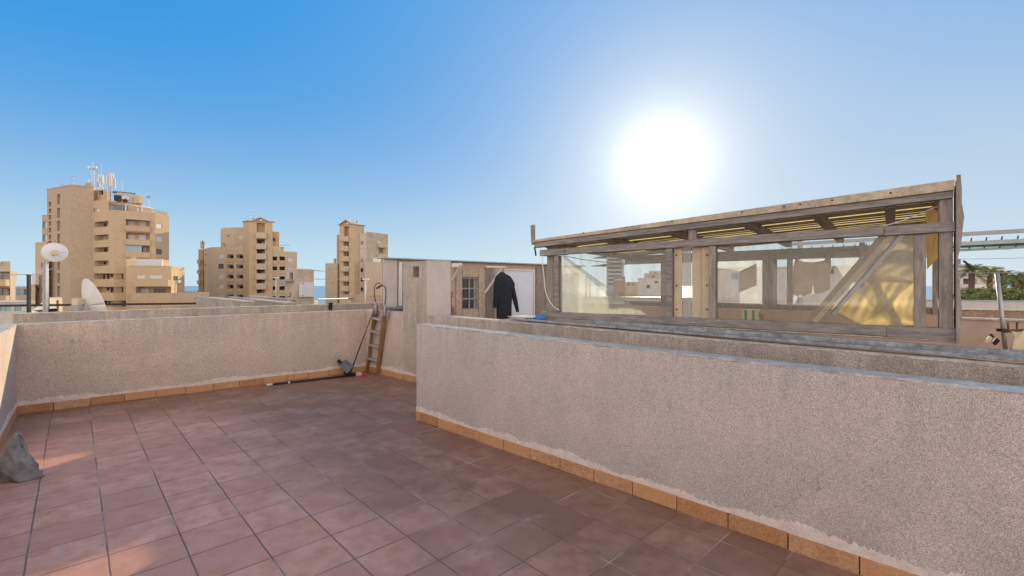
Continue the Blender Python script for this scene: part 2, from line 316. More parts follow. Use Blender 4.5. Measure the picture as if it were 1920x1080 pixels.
def dusty_glass(name, dust=.14):
    m = bpy.data.materials.new(name); m.use_nodes = True; t = m.node_tree; t.nodes.clear(); out = nd(t, 'ShaderNodeOutputMaterial')
    tp = nd(t, 'ShaderNodeBsdfTransparent'); tp.inputs[0].default_value = (.93,.96,.95,1); gl = nd(t, 'ShaderNodeBsdfGlossy'); gl.inputs['Roughness'].default_value = .03
    df = nd(t, 'ShaderNodeBsdfDiffuse'); df.inputs[0].default_value = (.7,.68,.62,1); tl = nd(t, 'ShaderNodeBsdfTranslucent'); tl.inputs[0].default_value = (.7,.68,.62,1)
    ds = nd(t, 'ShaderNodeMixShader'); ds.inputs[0].default_value = .6; t.links.new(df.outputs[0], ds.inputs[1]); t.links.new(tl.outputs[0], ds.inputs[2])
    n = nd(t, 'ShaderNodeTexNoise'); n.inputs['Scale'].default_value = 4; n.inputs['Detail'].default_value = 8; n.inputs['Roughness'].default_value = .7
    mp = nd(t, 'ShaderNodeMapping'); mp.inputs['Scale'].default_value = (3, 3, .7); t.links.new(nd(t, 'ShaderNodeTexCoord').outputs['Object'], mp.inputs[0]); t.links.new(mp.outputs[0], n.inputs[0])
    r = nd(t, 'ShaderNodeMapRange'); r.inputs[1].default_value = .35; r.inputs[2].default_value = .75; r.inputs[3].default_value = dust*.5; r.inputs[4].default_value = dust*1.8; t.links.new(n.outputs[0], r.inputs[0])
    fr = nd(t, 'ShaderNodeFresnel'); fr.inputs[0].default_value = 1.35
    a = nd(t, 'ShaderNodeMixShader'); t.links.new(fr.outputs[0], a.inputs[0]); t.links.new(tp.outputs[0], a.inputs[1]); t.links.new(gl.outputs[0], a.inputs[2])
    b = nd(t, 'ShaderNodeMixShader'); t.links.new(r.outputs[0], b.inputs[0]); t.links.new(a.outputs[0], b.inputs[1]); t.links.new(ds.outputs[0], b.inputs[2])
    t.links.new(b.outputs[0], out.inputs[0]); return m
M['dusty'] = dusty_glass('dusty_glass', .14)
M['clear'] = dusty_glass('clear_glass', .03)

# terrace floor tiles
TH, TS = R(43.54), .3305
def tile_material():
    m = bpy.data.materials.new('terrace_tiles'); m.use_nodes = True; t = m.node_tree; b = t.nodes['Principled BSDF']; lk = t.links.new
    g = nd(t, 'ShaderNodeNewGeometry'); mp = nd(t, 'ShaderNodeMapping', vector_type='TEXTURE')
    mp.inputs['Location'].default_value = (GX, GY, 0); mp.inputs['Rotation'].default_value = (0, 0, TH); lk(g.outputs['Position'], mp.inputs[0])
    br = nd(t, 'ShaderNodeTexBrick'); br.offset = 0; br.squash = 1; br.inputs['Scale'].default_value = 1; br.inputs['Brick Width'].default_value = TS; br.inputs['Row Height'].default_value = TS
    br.inputs['Mortar Size'].default_value = .0052; br.inputs['Mortar Smooth'].default_value = .4; br.inputs['Bias'].default_value = 0
    nz = nd(t, 'ShaderNodeTexNoise'); nz.inputs['Scale'].default_value = 3; lk(g.outputs['Position'], nz.inputs[0])
    wob = nd(t, 'ShaderNodeVectorMath', operation='MULTIPLY_ADD'); lk(nz.outputs['Color'], wob.inputs[0]); wob.inputs[1].default_value = (.009, .009, 0); lk(mp.outputs[0], wob.inputs[2]); lk(wob.outputs[0], br.inputs[0])
    br.inputs['Color1'].default_value = (.0,.0,.0,1); br.inputs['Color2'].default_value = (1,1,1,1); br.inputs['Mortar'].default_value = (.5,.5,.5,1)
    def ns(sc, det=5, a=.35, b_=.65, lo=0., hi=1., src=g.outputs['Position'], ro=.6):
        n = nd(t, 'ShaderNodeTexNoise'); n.inputs['Scale'].default_value = sc; n.inputs['Detail'].default_value = det; n.inputs['Roughness'].default_value = ro; lk(src, n.inputs[0])
        r = nd(t, 'ShaderNodeMapRange'); r.inputs[1].default_value = a; r.inputs[2].default_value = b_; r.inputs[3].default_value = lo; r.inputs[4].default_value = hi; lk(n.outputs[0], r.inputs[0]); return r.outputs[0]
    def mx(f, a, b_, bl='MIX'):
        n = nd(t, 'ShaderNodeMix', data_type='RGBA', blend_type=bl)
        for i, x in ((0, f), (6, a), (7, b_)):
            if isinstance(x, tuple): n.inputs[i].default_value = (*x, 1)
            elif isinstance(x, float): n.inputs[i].default_value = x
            else: lk(x, n.inputs[i])
        return n.outputs[2]
    bw = nd(t, 'ShaderNodeRGBToBW'); lk(br.outputs[0], bw.inputs[0])
    c = mx(bw.outputs[0], (.25,.135,.095), (.41,.23,.16))
    c = mx(ns(7, 6), c, (.235,.12,.075)); c = mx(ns(60, 3, lo=0., hi=.25), c, (.36,.24,.2))
    c = mx(ns(1.3, 5, .5, .75, 0., .22), c, (.40,.32,.29))       # pale dusty film
    c = mx(ns(170, 2, .6, .8, 0., .35), c, (.2,.1,.07))
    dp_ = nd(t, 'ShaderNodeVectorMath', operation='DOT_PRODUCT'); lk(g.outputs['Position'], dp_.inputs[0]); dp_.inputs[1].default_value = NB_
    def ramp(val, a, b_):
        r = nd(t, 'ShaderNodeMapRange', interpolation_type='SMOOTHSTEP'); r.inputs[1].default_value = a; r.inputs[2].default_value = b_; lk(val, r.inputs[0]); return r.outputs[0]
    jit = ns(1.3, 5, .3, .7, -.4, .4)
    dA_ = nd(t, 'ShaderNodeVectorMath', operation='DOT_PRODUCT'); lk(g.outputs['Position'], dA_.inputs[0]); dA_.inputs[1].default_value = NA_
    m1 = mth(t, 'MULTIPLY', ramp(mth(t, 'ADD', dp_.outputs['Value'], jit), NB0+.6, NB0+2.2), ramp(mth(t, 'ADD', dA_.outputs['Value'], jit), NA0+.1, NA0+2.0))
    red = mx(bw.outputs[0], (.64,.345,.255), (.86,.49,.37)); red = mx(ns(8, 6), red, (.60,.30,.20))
    c = mx(mth(t, 'MULTIPLY', m1, .9), c, red)  # shade painted into the tiles: darker beside the front and back parapets
    gr = mx(ns(1.7, 4, .5, .62), (.20,.135,.115), (.48,.40,.37))
    c = mx(br.outputs['Fac'], c, gr)
    # cement smears around some joints
    sm = mth(t, 'MULTIPLY', ns(2.6, 6, .62, .72), ns(24, 4, .4, .6, .1, .5)); c = mx(sm, c, (.5,.47,.46))
    lk(c, b.inputs['Base Color'])
    lk(ns(5, 5, .3, .7, .45, .62), b.inputs['Roughness']); b.inputs['Specular IOR Level'].default_value = .4
    inv = mth(t, 'SUBTRACT', 1.0, br.outputs['Fac']); h = mth(t, 'ADD', inv, ns(30, 3, lo=0., hi=.12))
    bp = nd(t, 'ShaderNodeBump'); bp.inputs['Strength'].default_value = .6; bp.inputs['Distance'].default_value = .004; lk(h, bp.inputs['Height']); lk(bp.outputs[0], b.inputs['Normal'])
    return m
GX, GY = -1.358*CZ, 1.2515*CZ
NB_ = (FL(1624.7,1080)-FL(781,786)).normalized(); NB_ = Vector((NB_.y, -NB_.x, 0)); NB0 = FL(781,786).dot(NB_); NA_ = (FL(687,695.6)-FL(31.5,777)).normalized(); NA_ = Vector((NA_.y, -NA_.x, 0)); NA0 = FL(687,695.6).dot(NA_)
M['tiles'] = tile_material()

# ------------------------------------------------------------------ the setting: ground, sea, terrace floor
def water_material():
    m = bpy.data.materials.new('sea_water'); m.use_nodes = True; t = m.node_tree; b = t.nodes['Principled BSDF']
    b.inputs['Base Color'].default_value = (.26,.44,.56,1); b.inputs['Roughness'].default_value = .5
    n = nd(t, 'ShaderNodeTexNoise'); n.inputs['Scale'].default_value = .05; n.inputs['Detail'].default_value = 6; t.links.new(nd(t, 'ShaderNodeNewGeometry').outputs['Position'], n.inputs[0])
    bp = nd(t, 'ShaderNodeBump'); bp.inputs['Strength'].default_value = .5; bp.inputs['Distance'].default_value = 1; t.links.new(n.outputs[0], bp.inputs['Height']); t.links.new(bp.outputs[0], b.inputs['Normal'])
    return m
GZ = -9.0
MB().add([(-30000,-300,-12),(30000,-300,-12),(30000,45000,-12),(-30000,45000,-12)], [(0,1,2,3)]).build('sea', water_material(), kind='structure', label='blue sea reaching the horizon behind the towers')
MB().add([(-600,-250,GZ),(900,-250,GZ),(900,260,GZ),(-120,240,GZ),(-600,200,GZ)], [(0,1,2,3,4)]).build('ground', mat('town_ground', (.30,.25,.20), .95, .05, .3), kind='structure')

# terrace plan
cA0 = FL(31.5, 777); cA1 = FL(687, 695.6)            # back wall base ends
cL = cA0 + (FL(0, 836)-cA0).normalized()*9           # left wall, towards and past the camera
cE1 = Vector((-1.30, 7.05, 0))                       # right edge of the tall stub
dC = Vector((.72, -.694, 0)).normalized()
cB0 = FL(781, 786); cB1 = FL(1624.7, 1080); dB = (cB1-cB0).normalized()
# floor
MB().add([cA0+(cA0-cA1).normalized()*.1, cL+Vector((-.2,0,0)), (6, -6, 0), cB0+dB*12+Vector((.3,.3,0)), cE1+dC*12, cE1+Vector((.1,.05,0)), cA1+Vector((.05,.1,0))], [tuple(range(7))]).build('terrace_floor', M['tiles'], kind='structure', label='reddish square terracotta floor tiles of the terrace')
MB().prism([(-7.2,5.6),(-2.5,9.6),(4.5,3.4),(14,-6),(6,-9),(-9,-9),(-9,4)], GZ+.01, -.012).build('terrace_slab', M['beige'], kind='structure')

def jag_strip(p, q, n, h0, h1, off, zb):
    mb = MB(); d = (q-p); L_ = d.length; d.normalize(); k = int(L_/.012); h = .5; r = random.Random(int(L_*100)); ph = [r.uniform(0, 6) for _ in range(4)]
    pts = []
    for i in range(k+1):
        x = L_*i/k; a = .5+.2*sin(x*3.1+ph[0])+.15*sin(x*7.7+ph[1])+.1*sin(x*19+ph[2])+r.uniform(-.18, .18)
        pts.append((x, zb+h0+(h1-h0)*max(0, min(1, a))))
    for (x0, a), (x1, b) in zip(pts, pts[1:]):
        A = p+d*x0; B = p+d*x1
        mb.add([A+n*off+Vector((0,0,zb)), B+n*off+Vector((0,0,zb)), B+n*off+Vector((0,0,b)), A+n*off+Vector((0,0,a)), A+Vector((0,0,a)), B+Vector((0,0,b))], [(0,1,2,3),(3,2,5,4)])
    return mb
def skirting(p, q, n, parent, h=.098, start=0.0, name='skirting'):
    d = q-p; L_ = d.length; d.normalize(); mb = MB(); x = start; rz = math.atan2(d.y, d.x); r = random.Random(int(L_*77))
    while x < L_-.01:
        x1 = min(L_, x+TS); a, b = max(x, 0)+.0025, x1-.0025
        c = p+d*(a+b)/2+n*(.006+r.uniform(0, .002)); mb.cur = r.choice((0, 0, 1, 2)); mb.box((c.x, c.y, h/2+r.uniform(-.004, .004)), (b-a-r.uniform(0,.003), .012, h), rz+r.uniform(-.006,.006)); x = x1
    o = mb.build(name, [M['terracotta'], M['terracotta2'], M['terracotta3']], parent, bevel=.002)
    j = MB(); c = p+d*L_/2+n*.002; j.box((c.x, c.y, h/2-.003), (L_, .004, h-.01), rz); j.build('grout', M['joint'], o)
    jag_strip(p, q, n, .016, .080, .006, h-.004).build('mortar_band', M['mortar'], parent)
def parapet(name, p, q, n, th, h0, h1, label, skirt=True, start=0., ext=(0, 0), material='pebble', capm='cap', z0=-.01, cat='wall', n_=None, over=.0):
    "p, q: inner base line; n: unit normal towards the terrace"
    d = (q-p).normalized(); a = p-d*ext[0]; b = q+d*ext[1]
    t = root(name, ((a.x+b.x)/2, (a.y+b.y)/2, 0), label, cat)
    mb = MB(); k = 24; r = random.Random(sum(map(ord, name)))
    mb.box8([a+Vector((0,0,z0)), b+Vector((0,0,z0)), b-n*th+Vector((0,0,z0)), a-n*th+Vector((0,0,z0)),
             a+Vector((0,0,h0-.012)), b+Vector((0,0,h1-.012)), b-n*th+Vector((0,0,h1-.012)), a-n*th+Vector((0,0,h0-.012))])
    mb.build('wall_body', M[material], t)
    c = MB(); rows = []
    k = max(8, int((b-a).length/.06)); prof = [(over, -.012), (over+.002, -.004), (-.006+over, 0), (-th*.5, .003), (-th+.006-over, 0), (-th-over, -.012)]
    for i in range(k+1):
        f = i/k; pnt = a.lerp(b, f); h = h0+(h1-h0)*f
        rows.append([pnt+n*(o+r.uniform(-.003,.003))+Vector((0,0,h+z+r.uniform(-.002,.002))) for o, z in prof])
    c.grid(rows); c.add([rows[0][0], rows[0][1], rows[0][2], rows[0][3], rows[0][4], rows[0][5]], [(0,1,2,3,4,5)]); c.add(rows[-1], [(5,4,3,2,1,0)])
    c.build('wall_cap', M[capm], t)
    if skirt: skirting(p, q, n, t, start=start)
    return t
nA = (cA1-cA0).normalized(); nA = Vector((nA.y, -nA.x, 0))
parapet('back_parapet', cA0, cA1, nA, .16, 1.062, 1.088, 'low back parapet in pebbled render with terracotta skirting, ending at the wooden ladder', start=-.02, ext=(.22, .16))
dL = (cL-cA0).normalized(); nL = Vector((-dL.y, dL.x, 0))
parapet('left_parapet', cA0, cL, nL, .20, 1.06, 1.05, 'parapet at the left edge of the terrace with its upper face in sunlight', start=-.1, ext=(.0, 0))
dE = (cE1-cA1).normalized(); nE = Vector((-dE.y, dE.x, 0)); nE = -nE if nE.y > 0 else nE
zE = 1.11
parapet('corner_parapet', cA1, cE1-dE*.62, nE, .16, 1.088, 1.09, 'short parapet behind the ladder between back corner and the tall stub wall', start=-.15)
# tall stub with a square hole, smooth white end
stub = root('stub_wall', (-1.6, 7.3, 0), 'tall pebbled stub wall with a small square hole and a smooth white side', 'wall')
fs = Face(cE1-dE*.62, cE1); mb = MB(); zt = CZ+.385
hole = fs.op(774, 500, 785.5, 520, .22); fs.wall(mb, -.01, zt, [hole])
q = fs.d; nb = Vector((nA.x, nA.y, 0)); away = -Vector((nA.x, nA.y, 0))
b0 = fs.pt(0, 0, 0); b1 = fs.pt(fs.L, 0, 0); b2 = b1+Vector((.76,.647,0))*.42; b3 = b0+Vector((.76,.647,0))*.42
for A, B in ((b2, b3), (b3, b0)): mb.add([(A.x,A.y,-.01),(B.x,B.y,-.01),(B.x,B.y,zt),(A.x,A.y,zt)], [(0,1,2,3)])
mb.add([(p.x,p.y,zt) for p in (b0,b1,b2,b3)], [(0,1,2,3)]); mb.build('wall_body', M['pebble2'], stub)
mb = MB(); f2 = Face(b1, b2); f2.box(mb, 0, f2.L, -.01, zt, -.01, .012); f2.box(mb, -.004, f2.L+.004, zt+.002, zt+.012, -.02, .02); mb.build('plaster_side', M['whitewall'], stub)
skirting(fs.pt(0,0,0), b1, nE, stub)
mb = MB(); fs.box(mb, hole[0]+.004, hole[1]-.004, hole[2]+.003, hole[3]-.003, -.215, -.205); mb.build('hole_back', M['dark'], stub)
# wall C, continuing the line of the stub to the right
nC = Vector((dC.y, -dC.x, 0)); nC = nC if nC.y < 0 else -nC
parapet('far_stair_parapet', cE1, cE1+dC*8.2, nC, .17, 1.08, 1.005, 'long pebbled parapet behind the front one, under the wooden shelter', skirt=True, ext=(0, 0), material='pebble2')
# wall B, foreground
nB = Vector((dB.y, -dB.x, 0)); nB = nB if nB.y < 0 else -nB
M['capblue'] = mat('worn_bluish_cap_paint', (.52,.50,.47), .38, 9, .3, speck=.5, sscale=60, bump=.4, stains=.2)
parapet('front_parapet', cB0, cB0+dB*6.5, nB, .16, 1.079, 1.035, 'long foreground parapet in pebbled render running to the right edge with worn cap', start=-.245, capm='capblue', material='pebbleb')
mb = MB(); c = cB0-dB*.006-nB*.08; mb.box((c.x, c.y, .049), (.012, .16, .098), math.atan2(dB.y, dB.x)); mb.build('end_skirting', M['terracotta'], bpy.data.objects['front_parapet'])

# second parapet beyond the back wall (neighbour)
w2a = P(24, 6.5); w2b = P(716, 10.3)
w2a = Vector((w2a.x, w2a.y, 0)); w2b = Vector((w2b.x, w2b.y, 0)); d2 = (w2b-w2a).normalized()
n2 = Vector((d2.y, -d2.x, 0))
parapet('neighbour_parapet', w2a, w2b, n2, .2, 1.125, 1.14, 'weathered parapet just beyond the back wall with pale capping', skirt=False, material='pebble2', ext=(.0, .3), z0=-8)
mb = MB(); mb.prism([tuple((cA0-nA*.16)[:2]), tuple((cA1-nA*.16)[:2]), tuple(w2b[:2]), tuple(w2a[:2])], GZ+.02, .6); mb.build('roof_strip', M['beige'], kind='structure')

# ------------------------------------------------------------------ lean-to shed behind the stub wall
dS = Vector((.771, .637, 0)); pS0 = P(717, 8.2); sh = Face(pS0, (pS0.x+dS.x*5.22, pS0.y+dS.y*5.22))
shed = root('rooftop_shed', (pS0.x+2, pS0.y+2, 0), 'low plastered lean-to shed with paned window and pale door under a thin roof edge', 'shed')
mb = MB(); zr = 1.992
def so(u0, v0, u1, v1, d): return sh.op(u0, v0, u1, v1, d)
o_glass = (sh.s(751.5), sh.s(763), 1.14, 1.92, .08); o_win = so(865, 520.5, 896.5, 580.5, .09); o_door = (sh.s(945), sh.s(1002), .02, sh.z(973, 505), .05)
o_rec = so(845, 499, 856, 600, .5)
dpt = 1.2
sh.wall(mb, -.05, zr, [o_glass, o_win, o_door])
rear = [sh.pt(sh.L,0,0), sh.pt(sh.L,-dpt,0), sh.pt(1.75,-dpt,0), sh.pt(.16,-.27,0), sh.pt(0,0,0)]
for A, B in zip(rear, rear[1:]): mb.add([(A.x,A.y,-.05),(B.x,B.y,-.05),(B.x,B.y,zr),(A.x,A.y,zr)], [(0,1,2,3)])
mb.build('wall', M['pink'], shed)
mb = MB(); 
for a, b in ((0, 1.3), (1.3, 2.6), (2.6, 4.0), (4.0, sh.L+.05)): sh.box(mb, a+.004, b, zr+.004, zr+.026, -.12, .12)
mb.build('roof_edge', M['steelblue'], shed); mb = MB()
mb.add([sh.pt(.05,-.1,zr+.015), sh.pt(sh.L,-.1,zr+.015), sh.pt(sh.L,-dpt-.05,zr+.015), sh.pt(1.75,-dpt-.05,zr+.015), sh.pt(.18,-.29,zr+.015)], [(0,1,2,3,4)])
mb.build('roof_sheet', M['metal'], shed)
mb = MB(); sh.box(mb, sh.s(718), sh.s(743.5), 1.14, zr-.003, .004, .03); mb.build('white_panel', M['whitewall'], shed)
mb = MB(); p = sh.pt(sh.s(748), .06, 0); mb.box((p.x, p.y, 1.547), (.058, .058, .80), math.atan2(dS.y, dS.x)); mb.build('downpipe', M['white'], shed, bevel=.01)
mb = MB(); sh.box(mb, sh.s(724), sh.s(764), 1.115, 1.139, -.01, .17); sh.box(mb, sh.s(724), sh.s(764), 1.09, 1.114, -.01, .11); mb.build('window_sill', M['steelblue'], shed)
mb = MB(); sh.box(mb, o_glass[0], o_glass[1], o_glass[2], o_glass[3], -.05, -.046); mb.build('pane', M['clear'], shed)
# wall boards around window and between
mb = MB()
for u0, u1, v0, v1 in ((854,865,497,596),(896.5,908,506,596)): sh.pbox(mb, u0, v0, u1, v1, .003, .035)
for u0, u1, v0, v1 in ((866,896,506,519.5),(866,896,581.5,598)): sh.pbox(mb, u0, v0, u1, v1, .003, .030)
fr = mb.build('window_surround', M['beige'], shed, bevel=.004)
mb = MB(); sh.box(mb, o_win[0]+.002, o_win[1]-.002, o_win[2]+.002, o_win[3]-.002, -.06, -.05); win = mb.build('window', M['darkglass'], shed)
mb = MB(); a, b, c, d = o_win[:4]
for x in (a+.012, (a+b)/2, b-.012): sh.box(mb, x-.010, x+.010, c+.002, d-.002, -.05, -.02)
for k in (0, 1, 2, 3): z = c+.012+(d-c-.024)*k/3; sh.box(mb, a+.004, b-.004, z-.012, z+.012, -.049, -.022)
mb.build('glazing_bars', M['greymetal'], win)
mb = MB(); 
for x0, x1 in (((a+b)/2+.13, b-.03),): sh.box(mb, x0, x1, c+.02, d-.02, -.052, -.0495)
mb.build('curtain', M['greymetal'], win)
# door
M['doorpaint'] = mat('pale_blue_door_paint', (.70,.77,.88), .5, 3, .08)
mb = MB(); a, b, c, d = o_door[:4]; sh.box(mb, a+.025, b-.025, .03, d-.025, -.046, -.01); sh.box(mb, a+.10, b-.10, .3, d-.12, -.0095, -.002); dr = mb.build('door', M['doorpaint'], shed, bevel=.004)
mb = MB(); sh.box(mb, a, a+.03, .03, d, -.045, .02); sh.box(mb, b-.03, b, .03, d, -.045, .02); sh.box(mb, a+.03, b-.03, d-.03, d, -.045, .02); mb.build('door_frame', M['white'], dr)
for ua, ub, dz, o in ((1004,1020,.05,.03),(1021,1040,.04,.025),(909,926,.08,.02)): mb = MB(); sh.box(mb, sh.s(ua), sh.s(ub), .0, zr-dz, .003, o); mb.build('boarding', M['wood'], shed)
# diagonal braces carrying an awning rail
for (ua, va, ub, vb) in ((864, 495, 846, 527), (943, 500, 908, 549)):
    mb = MB(); A = sh.pt(sh.s(ub), .03, sh.z(ub, vb)); q = sh.pt(sh.s(ub), 1.0, 0); Y = 8.85 if ua < 900 else 9.5; B = P(ua, Y, va)
    mb.bar(A, B, .038, .038); mb.build('diagonal_brace', M['white'], shed)
mb = MB(); A = P(847, 8.8, 497.5); B = P(866, 8.9, 496.5); mb.bar(A, B, .04, .07); mb.build('awning_rail', M['white'], shed); mb = MB(); mb.bar(P(912, 9.2, 500), P(948, 9.5, 501), .035, .03); mb.build('awning_rail', M['white'], shed)
# broken louvre / brick stack next to the white panel
t = root('brick_stack', P(842, 8.2, 600), 'short crumbling stack of grey bricks beside the smooth white side of the stub wall', 'bricks')
mb = MB(); r = random.Random(3)
for k in range(13):
    u0 = 838 if 4 < k else 840; wdt = 11; off = -3 if 6 <= k <= 9 else 0
    A = P(u0+off+wdt/2+r.uniform(-.4, .4), 7.75, 595-k*3.9); mb.box(A, (.10, .1, .027), .4+r.uniform(-.05, .05))
for k in range(0): pass
mb.build('bricks', M['brown'], t, bevel=.003)
mb = MB(); mb.box(P(842, 7.85, 600), (.16, .12, .16), .4); mb.build('footing', M['beige'], t)

# coat on hanger
coat = root('hanging_coat', P(948, 9.42, 596), 'long dark hooded coat hanging by its collar from the diagonal brace, one sleeve out', 'coat')
ca = P(948, 12.05, 0); cd = Vector((.80, .6, 0)); cn = Vector((.6, -.8, 0))
def cpt(u, v, o=0.0): 
    p = P(u, 9.42, v); return p+cn*o*.78
def loft(rows, n=22, wr=0.012, seed=1):
    "rows: (ul, ur, v, depth)"
    mb = MB(); out = []; r = random.Random(seed); ph = [r.uniform(0, 6) for _ in range(3)]
    for i, (ul, ur, v, dp) in enumerate(rows):
        ring = []
        for k in range(n):
            a = 2*pi*k/n; u = (ul+ur)/2+(ur-ul)/2*cos(a); f = wr*(sin(a*5+ph[0]+i*.25)+.6*sin(a*9+ph[1]+i*.4))*min(1, i/3)
            ring.append(cpt(u, v+ (.6*sin(a*3+ph[2]) if i else 0), dp*sin(a)+f))
        out.append(ring+[ring[0]])
    mb.grid(out); mb.add(out[-1][:-1], [tuple(range(n))]); mb.add(out[0][:-1], [tuple(range(n))[::-1]]); return mb
body = [(941,943,509.5,.02),(937,947,512,.05),(934,951,515.5,.08),(930,957,520,.10),(928.5,960,526,.12),(929,961,534,.13),(930,960,544,.13),(931,959.5,554,.13),(931.5,959,566,.13),(931.5,958.5,578,.14),(931.5,958.5,588,.14),(932,959,597,.14)]
loft(body, wr=.014, seed=2).build('coat_body', M['coat'], coat, smooth=True)
loft([(931,937,516,.04),(928,935.5,524,.06),(926.5,935,536,.07),(926,934,550,.07),(925.5,933.5,562,.07),(925,932.5,572,.07),(925,932,577,.06)], 14, .008, 3).build('left_sleeve', M['coat'], coat, smooth=True)
loft([(951,957,518,.04),(955,961,527,.06),(957,964,538,.07),(959.5,966.5,550,.07),(962,969,562,.07),(965,971,573,.06),(967.5,972,580,.05),(968,972.5,585,.045)], 14, .008, 4).build('right_sleeve', M['coat'], coat, smooth=True)
loft([(948,952,515,.03),(950,956,519,.06),(953,961,526,.07),(955,964.5,533,.06),(957,965,537,.03)], 14, .01, 6).build('hood', M['coat'], coat, smooth=True)
mb = MB(); mb.tube([cpt(938, 513), cpt(942, 508), cpt(943.5, 504.5), cpt(945, 502), cpt(944, 500.5)], .006, 6); mb.tube([cpt(943, 509), cpt(951, 516)], .006, 6); mb.build('hanger', M['metal'], coat)

# ------------------------------------------------------------------ wooden shelter on the right
G0 = P(1021, 5.80); G1 = P(1788, 3.43); gf = Face(G0, G1); GL = gf.L
def drop(d): return CZ-d
pav = root('wooden_shelter', ((G0.x+G1.x)/2, (G0.y+G1.y)/2, 1.1), 'weathered timber rooftop shelter with glazed sides and a slatted yellow roof standing behind the parapets', 'shelter')
# low wall carrying it
lw = root('shelter_base_wall', (G0.x, G0.y, 0), 'low pink wall carrying the wooden shelter behind the long parapet', 'wall')
mb = MB(); gf.box(mb, -.55, GL+.02, -.01, drop(.412), -.26, .03); mb.build('wall_body', M['pink'], lw)
mb = MB(); gf.box(mb, -.57, GL+.03, drop(.411), drop(.402), -.27, .045); mb.build('wall_cap', M['cap'], lw, bevel=.003)
def beam(name, s0, s1, zl0, zl1, zr0, zr1, o0, o1, m='woodh', parent=pav, bev=.004, extra=None):
    mb = MB(); a = gf
    mb.box8([a.pt(s0,o1,zl0), a.pt(s1,o1,zr0), a.pt(s1,o0,zr0), a.pt(s0,o0,zl0), a.pt(s0,o1,zl1), a.pt(s1,o1,zr1), a.pt(s1,o0,zr1), a.pt(s0,o0,zl1)])
    return mb.build(name, M[m], parent, bevel=bev)
def lin(s, a, b, s0=0, s1=None): s1 = GL if s1 is None else s1; return a+(b-a)*(s-s0)/(s1-s0)
sm_ = gf.s(1662)
beam('base_beam', -.02, sm_, drop(.398), drop(.322), drop(.398), drop(.318), -.05, .045)
beam('base_beam', sm_+.004, GL+.01, drop(.402), drop(.315), drop(.402), drop(.314), -.05, .05)
sj = gf.s(1062)
hz_ = lambda s: (CZ+lin(s, .375, .400), CZ+lin(s, .449, .473))
def header(s0, s1, o1, m='woodh', dz=0): a, b = hz_(s0), hz_(s1); return beam('header_beam', s0, s1, a[0]+dz, a[1]+dz, b[0]+dz, b[1]+dz, -.045, o1, m)
header(-.04, sj, .052); header(sj+.003, gf.s(1658), .045, dz=.004); header(gf.s(1658)+.003, GL+.005, .054)
rz_ = lambda s, k: CZ+lin(s, (.483,.548,.580)[k], (.648,.700,.778)[k], -.12, GL)
S0, S1 = -.12, GL-.005
beam('roof_beam', S0, S1, rz_(S0,0), rz_(S0,1), rz_(S1,0), rz_(S1,1), -.03, .055, 'woodh')
beam('roof_fascia', S0-.005, S1+.004, rz_(S0,1)+.002, rz_(S0,2), rz_(S1,1)+.002, rz_(S1,2), -.005, .075, 'fascia', extra=1)
mb = MB()
for u in (1100,1180,1265,1395,1473,1503,1562,1670): mb = MB(); s = gf.s(u); gf.box(mb, s-.006, s+.006, rz_(s,1)+.035, rz_(s,1)+.047, .074, .079); mb.build('screw', M['black'], pav)
DEP = 2.45
roofz = lambda s, d: rz_(s, 1)+.01-.02*d
def pbox(name, s0, s1, z0, z1, d0, d1, m, bev=.004, parent=pav):
    mb = MB(); gf.box(mb, s0, s1, z0, z1, -d1, -d0); return mb.build(name, M[m], parent, bevel=bev)
# rafters running back
for s in (.02, .78, 1.55, 2.28, 2.86, 3.36, GL-.05):
    mb = MB(); za = rz_(s, 0)+.012; w_ = .035
    mb.box8([gf.pt(s-w_,-.032,za-.02), gf.pt(s+w_,-.032,za-.02), gf.pt(s+w_,-DEP-.1,za-.07), gf.pt(s-w_,-DEP-.1,za-.07), gf.pt(s-w_,-.032,za+.05), gf.pt(s+w_,-.032,za+.05), gf.pt(s+w_,-DEP-.1,za+0), gf.pt(s-w_,-DEP-.1,za+0)]); mb.build('rafter', M['wood'], pav, bevel=.003)
# slats and translucent sheet
mb = MB(); r = random.Random(5); d = .06; k = 0
while d < DEP+.08:
    wd = r.uniform(.085, .115); gap = r.choice((.015, .03, .055, .085))
    za = rz_(0,0)+.064-.02*d; zb = rz_(GL,0)+.064-.02*d; j = r.uniform(0, .006)
    mb.box8([gf.pt(0,-d,za+j), gf.pt(GL,-d,zb+j), gf.pt(GL,-d-wd,zb+j), gf.pt(0,-d-wd,za+j), gf.pt(0,-d,za+j+.004), gf.pt(GL,-d,zb+j+.004), gf.pt(GL,-d-wd,zb+j+.004), gf.pt(0,-d-wd,za+j+.004)])
    d += wd+gap
mb.build('roof_slats', M['wood'], pav)
mb = MB(); rows = []
for i in range(0, 131):
    s = -.1+(GL+.1)*i/130; rows.append([gf.pt(s, -dd, rz_(s,0)+.092-.02*dd+.009*sin(i*1.9)) for dd in (.0, .8, 1.6, DEP+.2)])
mb.grid(rows).build('corrugated_sheet', M['fibre'], pav, smooth=True)
